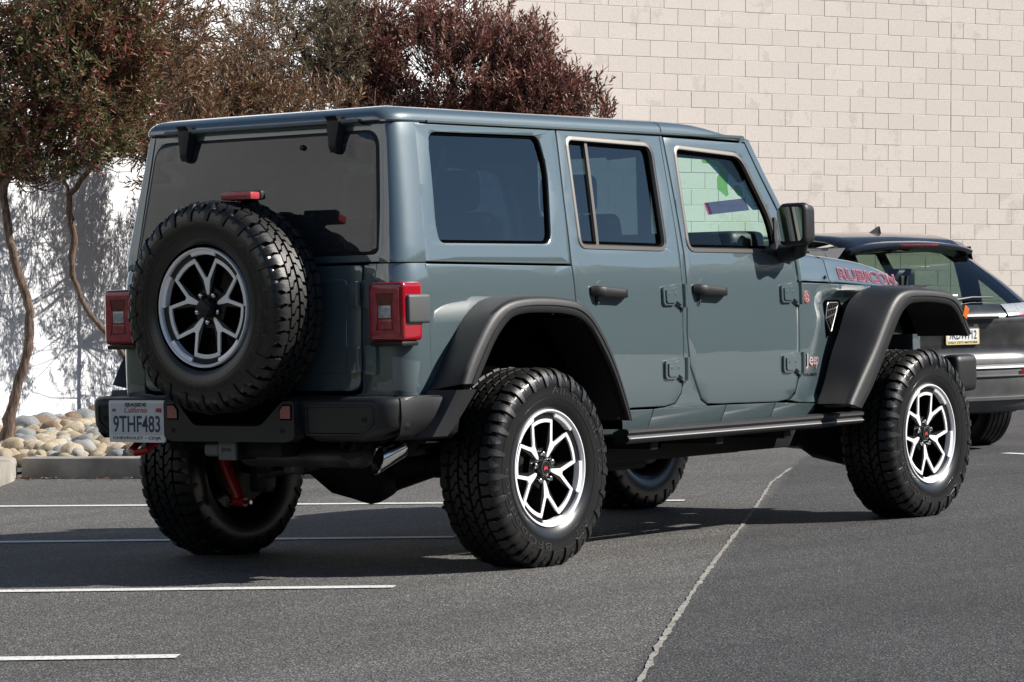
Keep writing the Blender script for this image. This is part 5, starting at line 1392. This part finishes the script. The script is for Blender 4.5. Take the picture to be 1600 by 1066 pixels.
tree('tree', 'thin crooked tree with bronze leaves between the left tree and the off-roader', [(pxp(236, 700, DB), .034), (pxp(222, 610, DB), .029), (pxp(190, 550, DB), .026), (pxp(158, 512, DB), .024), (pxp(126, 466, DB), .023), (pxp(113, 420, DB), .021), (pxp(116, 370, DB), .025), (pxp(110, 335, DB), .027), (pxp(109, 303, DB), .024)],
     [[(pxp(109, 303, DB), .024), (pxp(128, 282, DB), .020), (pxp(148, 255, DB), .019), (pxp(160, 222, DB), .017), (pxp(200, 170, DB), .014), (pxp(260, 90, DB), .010), (pxp(300, 10, DB), .006)], [(pxp(160, 225, DB), .012), (pxp(210, 200, DB+.1), .009), (pxp(300, 150, DB+.2), .006)], [(pxp(109, 303, DB), .016), (pxp(90, 250, DB+.2), .012), (pxp(70, 190, DB+.3), .006)]],
     [bl(215, 120, DB, .46, .7, .40, 270), bl(190, 190, DB, .34, .5, .24, 190), bl(240, 20, DB, .6, .6, .4, 190), bl(222, 226, DB, .22, .4, .14, 50), bl(270, 190, DB+.9, .42, .7, .42, 200), bl(265, 90, DB+1.2, .35, .6, .45, 90)], LMB, M['bark'], 5, ltw=(.056, .014), up=.5, bare=40)
DE = 26.2
tree('tree', 'bronze brown crown with bare twigs above the left half of the off-roader roof', [(pxp(318, 660, DE), .050), (pxp(322, 560, DE), .045), (pxp(308, 460, DE), .042), (pxp(316, 360, DE), .038), (pxp(330, 280, DE), .03)],
     [[(pxp(316, 360, DE), .03), (pxp(290, 290, DE), .022), (pxp(268, 200, DE), .014), (pxp(255, 120, DE), .008)], [(pxp(330, 280, DE), .03), (pxp(360, 190, DE), .02), (pxp(390, 110, DE), .010), (pxp(400, 40, DE), .006)], [(pxp(322, 540, DE), .028), (pxp(370, 430, DE), .022), (pxp(400, 330, DE), .012)], [(pxp(310, 480, DE), .022), (pxp(275, 400, DE), .015), (pxp(262, 330, DE), .008)]],
     [bl(340, 140, DE, .50, .6, .32, 300), bl(420, 170, DE+.1, .42, .5, .28, 170), bl(350, 270, DE, .62, .9, .5, 190), bl(380, 60, DE+.3, .5, .5, .30, 95), bl(430, 330, DE+.3, .7, 1.0, .6, 140), bl(300, 360, DE+.3, .42, .9, .5, 70), bl(450, 230, DE+.6, .5, .9, .4, 170), bl(420, 420, DE+.8, .5, .7, .4, 90), bl(500, 215, 27.4, .7, .6, .5, 230), bl(430, 330, 27.3, .6, .6, .4, 140), bl(310, 260, 24.9, .5, .4, .5, 150), bl(265, 400, 25.0, .22, .3, .4, 60), bl(520, 300, 28, .5, .5, .4, 110)], LMB, M['bark'], 15, ltw=(.056, .014), up=.6, bare=120)
DC = 28.5
tree('tree', 'grey green tree with a dark trunk rising behind the off-roader roof', [(pxp(520, 640, DC), .085), (pxp(512, 400, DC), .075), (pxp(508, 220, DC), .062), (pxp(497, 150, DC), .052), (pxp(482, 100, DC), .042), (pxp(462, 50, DC), .034), (pxp(430, 10, DC), .022), (pxp(400, -30, DC), .015)],
     [[(pxp(500, 160, DC), .030), (pxp(465, 140, DC), .024), (pxp(430, 110, DC), .016), (pxp(400, 70, DC), .010)], [(pxp(490, 120, DC), .024), (pxp(520, 60, DC), .018), (pxp(560, 0, DC), .01)]],
     [bl(440, 70, DC, .60, .7, .46, 270), bl(400, 130, DC, .5, .6, .30, 170), bl(470, 0, DC, .6, .7, .3, 120), bl(520, 80, DC+.2, .35, .5, .5, 220)], LMC, M['bark2'], 8, ltw=(.060, .012), up=.7, bare=90)
DD = 29.5
tree('tree', 'wide plum coloured bush crown against the tan wall above the off-roader roof', [(pxp(700, 660, DD), .08), (pxp(705, 400, DD), .07), (pxp(690, 260, DD), .06), (pxp(700, 190, DD), .05), (pxp(710, 130, DD), .03)],
     [[(pxp(690, 260, DD), .04), (pxp(620, 180, DD), .03), (pxp(560, 90, DD), .02), (pxp(540, 20, DD), .008)], [(pxp(695, 240, DD), .04), (pxp(800, 180, DD), .026), (pxp(880, 140, DD), .014), (pxp(930, 120, DD), .006)], [(pxp(700, 200, DD), .03), (pxp(760, 110, DD), .018), (pxp(800, 60, DD), .008)]],
     [bl(690, 125, DD, 1.05, .9, .62, 1000), bl(560, 100, DD-.2, .45, .6, .52, 380), bl(830, 165, DD, .62, .7, .42, 620), bl(600, 20, DD, .60, .7, .34, 180), bl(720, 45, DD+.2, .50, .6, .34, 230), bl(815, 85, DD, .36, .5, .34, 190), bl(902, 150, DD, .26, .4, .22, 110), bl(940, 172, DD, .17, .3, .13, 40), bl(640, 200, DD, 1.1, .9, .3, 300)], LMD, M['bark2'], 12, ltw=(.066, .018), up=1.25)
M['reflected_wall'] = mat('pale_reflected_wall', (.30, .31, .315), .9, var=(.22, .32))
fb_ = MB(); c_ = Vector((-19.5, 15.0, 5.9)); fb_.box(c_, (34, 8, 12.2), 0, rot=Matrix.Rotation(radians(52), 3, 'Z')); FB = fb_.build('reflection_building', M['reflected_wall'], None, 0)  # unseen building, added for its reflection in the rear glass
tag(FB, 'plain unseen pale building added to be mirrored in the rear window of the off-roader', 'building')
M['reflection_hedge'] = mat('dark_reflected_green', (.020, .030, .013), .9, bump=(6, 1, .3), var=(5, .5))  # unseen greenery added only to darken what the tailgate mirrors
mb = MB(); rows = []
for j, (o_, z) in enumerate(((0, -.2), (.1, 1.0), (.0, 2.3), (.3, 2.7), (1.1, 2.75), (1.5, 2.2), (1.5, -.2))):
    rows.append([Vector((-7.6, 9.2, 0))+Vector((cos(radians(52)), sin(radians(52)), 0))*(-13+26*i/60)+Vector((-cos(radians(-38)), -sin(radians(-38)), 0))*(o_+.16*mnoise.noise(Vector((i*.6, j*2.0, 1))))+Vector((0, 0, z+(.14*mnoise.noise(Vector((i*.8, j, 5))) if z > .5 else 0))) for i in range(61)])
mb.grid(rows); o = mb.build('reflection_hedge', M['reflection_hedge'], None, 60); o['kind'] = 'stuff'; o['label'] = 'unseen dark greenery added to darken the tailgate reflection'
# unseen woods read from window reflections, extended around the lot to darken rear reflections
M['wood'] = mat('woods_green', (.035, .050, .022), .9, bump=(2, 1, .5), var=(1.2, .6))
mb = MB(); rows = []
for j in range(7):
    row = []
    for i in range(260):
        a = radians(108+240*i/259); R0 = 52+3*mnoise.noise(Vector((i*.31, 2, 0)))
        hgt = 11.2+1.8*mnoise.noise(Vector((i*.13, 0, 0)))+1.6*mnoise.noise(Vector((i*.55, 3, 0)))
        z = hgt*(j/5 if j < 6 else .95); rr_ = R0+(0, .3, .6, 1.5, 3.5, 7, 20)[j]+1.4*mnoise.noise(Vector((i*.7, j*1.3, 7)))
        row.append(Vector((rr_*cos(a), rr_*sin(a), z-.3)))
    rows.append(row)
mb.grid(rows); o = mb.build('woods', M['wood'], None, 60); o['kind'] = 'stuff'; o['label'] = 'unseen dark line of trees round the lot, extended for reflections'

# dead leaves and grit blown along the kerb
M['litter'] = mat('dry_leaf', (.14, .08, .045), .9)
mb = MB(); rl = random.Random(4)
for k in range(150):
    if k < 110: t = rl.random(); a = Vector((4.02, 6.33)).lerp(Vector((4.58, 4.36)), t); p = a+Vector((-1, -.26)).normalized()*abs(rl.gauss(0, .10))+Vector((-.03, 0))
    else: p = Vector((rl.uniform(-3, 7), rl.uniform(-4, 3)))
    q = rl.uniform(0, 6.28); L_ = rl.uniform(.012, .028) if k < 110 else rl.uniform(.004, .009); z = gz(p.x, p.y)+.006
    dx, dy = cos(q)*L_, sin(q)*L_
    mb.add([(p.x, p.y, z), (p.x+dx-dy*.3, p.y+dy+dx*.3, z+.008), (p.x+2*dx, p.y+2*dy, z+.002), (p.x+dx+dy*.3, p.y+dy-dx*.3, z+.004)], [(0, 1, 2, 3)])
o = mb.build('leaf_litter', M['litter'], None, 0); o['kind'] = 'stuff'; o['label'] = 'dry leaves and grit scattered on the asphalt by the kerb'
# ================================================================ the black crossover parked behind
hd = CAM_YAW+radians(29)
pc = pxp(1502, 521, 23.9)
SR = thing('black_suv', 'dusty black SUV seen from behind, parked beyond the front wheel of the off-roader', 'SUV')
SR.rotation_euler = (0, 0, hd)
cz = -.15
fx = Vector((cos(hd), sin(hd), 0)); fy = Vector((-sin(hd), cos(hd), 0))
SR.location = Vector((pc.x, pc.y, 0))-fx*.075+Vector((0, 0, cz))
PZ = pc.z-cz
xr = spline([.25, .35, .45, .58, .66, .72, .85, .98, 1.05, 1.12, 1.30, 1.52, 1.62], [.14, .05, .015, .0, .012, .06, .075, .055, .075, .16, .37, .66, .80])
wd_ = spline([.25, .45, .70, .95, 1.05, 1.12, 1.30, 1.52, 1.62], [.86, .91, .93, .93, .915, .880, .775, .630, .580])
cc = spline([.25, .70, 1.0, 1.12, 1.5, 1.62], [.42, .42, .36, .34, .34, .36])
def sv(y, z, d=0.0):
    w = wd_(z); a = min(.9999, abs(y)/w); x = xr(z)+cc(z)*(1-(1-a**3.2)**(1/3.2)); return Vector((x-d, y, z))
def row_at(z, d=0.0):
    w = wd_(z); r = [Vector((x, -w*(1 if x < 3.4 else 1-.10*((x-3.4)/1.15)**2), z)) for x in (4.55, 4.2, 3.2, 2.2, 1.3, .9)]
    ys = [-sin(pi/2*k/14) for k in range(14, -1, -1)]
    mid = [sv(w*.9999*y, z, d) for y in ys]; full = r+mid
    return full+[Vector((p.x, -p.y, p.z)) for p in full[::-1][1:]]
def band(z0, z1, n, nm, m, d=0.0, parent=SR):
    mb = MB(); mb.grid([row_at(z0+(z1-z0)*i/n, d) for i in range(n+1)]); return mb.build(nm, m, parent, 40)
band(.665, 1.115, 14, 'body', M['dusty'])
M['greytrim'] = mat('grey_lower_cladding', (.085, .087, .090), .55, .1, 0, .5, bump=(60, .2, .002), var=(5, .3))
bb = band(.30, .662, 12, 'rear_bumper', M['greytrim'], .012)
for z, h in ((.640, .010), (.575, .006), (.400, .016)):
    mb = MB(); ys = [-.80+1.6*k/24 for k in range(25)]
    mb.grid([[sv(y, z+dz+.02*sstep((abs(y)-.55)/.25)*(1 if z < .5 else 0), d) for y in ys] for dz, d in ((-h, .012), (-h*.7, .026), (h*.7, .026), (h, .012))]); mb.build('bumper_trim', M['chrome2'], bb, 50)
mb = MB(); mb.box((1.0, 0, .36), (1.4, 1.5, .16), .05); mb.box((2.4, 0, .42), (4, 1.5, .30), .05); mb.build('underbody', M['under'], SR, 30)
# greenhouse
mb = MB(); zz = [1.115+.46*i/8 for i in range(9)]
def gh(z, side):
    w = wd_(z)-.012; t = (z-1.115)/.46; xf = 3.75-.70*t; xb = sv(w*.97, z).x+.05
    return [Vector((xb+(xf-xb)*k/8, side*w, z)) for k in range(9)]
for s_ in (-1, 1):
    mb = MB(); mb.grid([gh(z, s_) for z in zz]); mb.build('side_glass', M['glass_suv'] if s_ < 0 else M['glass_dark'], SR, 40)  # left side tinted darker to stand in for a dark reflection
for s_ in (-1, 1):
    rows = []
    for z in zz:
        w = wd_(z); ring = [sv(s_*w*q, z) for q in (.80, .86, .92, .96, .99, .9999)]; last = ring[-1]
        ring += [Vector((last.x+.08, s_*w, z)), Vector((last.x+.16, s_*w, z))]; rows.append(ring)
    mb = MB(); mb.grid(rows); mb.build('rear_pillar', M['paintblack'], SR, 40)
    mb = MB(); mb.grid([[Vector((x, s_*(wd_(1.56)-.005+dy), z)) for x in (.95, 1.2, 2.0, 2.7, 3.08)] for dy, z in ((0, 1.545), (.004, 1.565), (-.012, 1.585))]); mb.build('roof_rail', M['paintblack'], SR, 40)
    mb = MB(); mb.grid([[Vector((x+dx, s_*(wd_(z)-.004), z)) for z in zz] for x, dx in ((1.95, -.07), (1.95, .07))]); mb.build('door_pillar', M['paintblack'], SR, 40)
    mb = MB(); mb.grid([[Vector((x+dx-.5*(z-1.115), s_*(wd_(z)-.003), z)) for z in zz] for x, dx in ((1.05, -.10), (1.05, .16))]); mb.build('door_pillar', M['paintblack'], SR, 40)
gb = MB(); gb.grid([[sv(wd_(z)*q, z, -.004) for q in [-.82+1.64*k/20 for k in range(21)]] for z in zz]); RG = gb.build('rear_window', M['glass_suv'], SR, 50)
mb = MB(); rows = []
for x, h in ((.72, -.05), (.80, .0), (1.0, .045), (1.3, .075), (2.0, .085), (2.6, .07), (2.95, .03), (3.10, -.01)):
    w = .590 if x < 3 else .60; rows.append([Vector((x, -y, 1.575+h+e)) for y, e in ((w, 0), (w*.97, .03), (w*.8, .05), (0, .062))]+[Vector((x, y, 1.575+h+e)) for y, e in ((w*.8, .05), (w*.97, .03), (w, 0))])
mb.grid(rows); mb.build('roof', M['paintblack'], SR, 50)
mb = MB(); rows = []
for k in range(21):
    y = -.575+1.15*k/20; c = .26+.09*(abs(y)/.575)**3; dz = -.045*(abs(y)/.575)**2.5
    rows.append([Vector((.66+c, y, 1.63+dz)), Vector((.50+c, y, 1.625+dz)), Vector((.335+c, y, 1.600+dz)), Vector((.315+c, y, 1.585+dz)), Vector((.325+c, y, 1.562+dz)), Vector((.42+c, y, 1.545+dz)), Vector((.56+c, y, 1.54+dz))])
vr = mb.grid(rows); mb.face(vr[0]); mb.face(vr[-1][::-1]); SPL = mb.build('spoiler', M['paintblack'], SR, 45)
mb = MB(); mb.box((.582, 0, 1.585), (.012, .36, .018), .004); mb.build('high_brake_light', M['darkred'], SPL)
mb = MB(); pts = [(1.02, 1.66), (1.20, 1.66), (1.06, 1.745), (1.03, 1.75)]
mb.prism([(1.10, 1.655), (1.33, 1.665), (1.18, 1.722), (1.125, 1.748), (1.105, 1.748)], lambda u, v: Vector((u, -.022+.4*(v-1.66)*.5, v)), lambda u, v: Vector((u, .022-.4*(v-1.66)*.5, v))); mb.build('roof_antenna', M['paintblack'], SR, 30)
# lamps, plate, emblem, handle, wiper
for s_ in (-1, 1):
    mb = MB(); ys = [s_*(.44+.47*k/12) for k in range(13)]
    mb.grid([[sv(y, 1.0+dz+(.03*(abs(y)-.44)), d) for y in ys] for dz, d in ((0.02, .0), (.024, .012), (.075, .016), (.112, .012), (.118, 0))]); tl = mb.build('tail_lamp', M['reverse'], SR, 50)
    mb = MB(); mb.grid([[sv(y, 1.0+dz+(.03*(abs(y)-.44)), .018) for y in ys] for dz in (.030, .046)]); mb.build('lamp_strip', M['red2'], tl, 0)
    mb = MB(); mb.grid([[sv(s_*y, z, .024) for y in [.50+.30*k/6 for k in range(7)]] for z in (.592, .618)]); mb.build('bumper_reflector', M['red'], bb, 0)
spf = lambda u, v, l: Vector((.060-l+.0*v, -u, PZ+v))
plate(SR, .300, .150, spf, M['gold'], '9KDW712', None, 'DALY CITY MOTORS', None, M['ink'], .262, colour=M['frame_w'])
mb = MB(); mb.prism([(.105, .045), (.105, .068), (.142, .068), (.142, .045)], lambda u, v: spf(u, v, .0038), lambda u, v: spf(u, v, .005)); mb.build('plate_tag', M['gold'], SR, 0)
mb = MB(); mb.box((.045, 0, PZ+.115), (.08, .62, .025), .008); mb.build('tailgate_handle', M['paintblack'], SR)
ez = PZ+.245
mb = MB(); 
for pts, w in (([(-.052, .04), (-.045, -.04)], .0), ): pass
for a, b in (((-.050, .042), (.050, .042)), ((-.040, -.044), (.040, -.044)), ((-.050, .042), (-.040, -.044)), ((.050, .042), (.040, -.044)), ((-.027, .040), (-.020, -.042)), ((.027, .040), (.020, -.042)), ((-.024, -.002), (.024, -.002))):
    mb.tube([Vector((xr(ez)-.012, a[0], ez+a[1])), Vector((xr(ez)-.012, b[0], ez+b[1]))], .0062, 6)
mb.build('emblem', M['chrome2'], SR, 40)
mb = MB(); mb.tube([sv(-.02, 1.155, .02), sv(-.20, 1.175, .03), sv(-.40, 1.172, .03)], [.016, .009, .007], 8); mb.tube([sv(-.02, 1.135, .0), sv(-.02, 1.16, .03)], .028, 10); mb.build('rear_wiper', M['plastic2'], RG)
# inside
mb = MB()
for x in (1.35, 2.3):
    for y in (-.36, .36): mb.box((x, y, .96), (.15, .46, .56), .06, seg=3); mb.box((x-.02, y, 1.33), (.10, .24, .17), .045, seg=3)
mb.build('seat_rows', M['seat'], SR, 40)
mb = MB(); mb.box((2.2, 0, .85), (3.2, 1.7, .05), .01); mb.build('cabin_floor', M['gap'], SR)
# windscreen
mb = MB(); mb.grid([[Vector((x, y, z)) for y in (-.72, 0, .72)] for x, z in ((3.05, 1.60), (3.75, 1.12))]); mb.build('windscreen', M['glass_wind'], SR, 0)
mb = MB(); mb.grid([[Vector((x, y, z)) for y in (-.82, -.6, 0, .6, .82)] for x, z in ((3.5, 1.10), (4.0, 1.05), (4.5, .90), (4.55, .6))]); mb.build('bonnet', M['paintblack'], SR, 50)
# wheels
def suv_wheel():
    mb = MB(); pr = [(-.10, .22), (-.115, .27), (-.112, .335), (-.10, .352)]
    for k in range(5):
        a = -.088+.044*k; pr += [(a-.017, .360), (a+.015, .360), (a+.016, .350), (a+.026, .350)]
    pr = pr[:-2]+[(.10, .352), (.112, .335), (.115, .27), (.10, .22)]
    mb.lathe(pr, 64); w = mb.build('wheel', M['tread'], SR, 40)
    mb = MB(); mb.lathe([(.10, .235), (.085, .22), (.02, .21), (.0, .0005)], 40)
    for k in range(5):
        a = 2*pi*k/5; mb.prism([(.03*cos(a-.8), .03*sin(a-.8)), (.215*cos(a-.12), .215*sin(a-.12)), (.215*cos(a+.12), .215*sin(a+.12)), (.03*cos(a+.8), .03*sin(a+.8))], lambda u, v: Vector((u, -.05, v)), lambda u, v: Vector((u, -.085, v)))
    mb.build('rim', M['rimblack'], w, 30); return w
W1 = suv_wheel(); W1.location = (.98, -.80, .355)
for x, y, rz in ((.98, .80, pi), (3.68, -.80, 0), (3.68, .80, pi)):
    c = copy_tree(W1, SR); c.location = (x, y, .355); c.rotation_euler = (0, 0, rz)
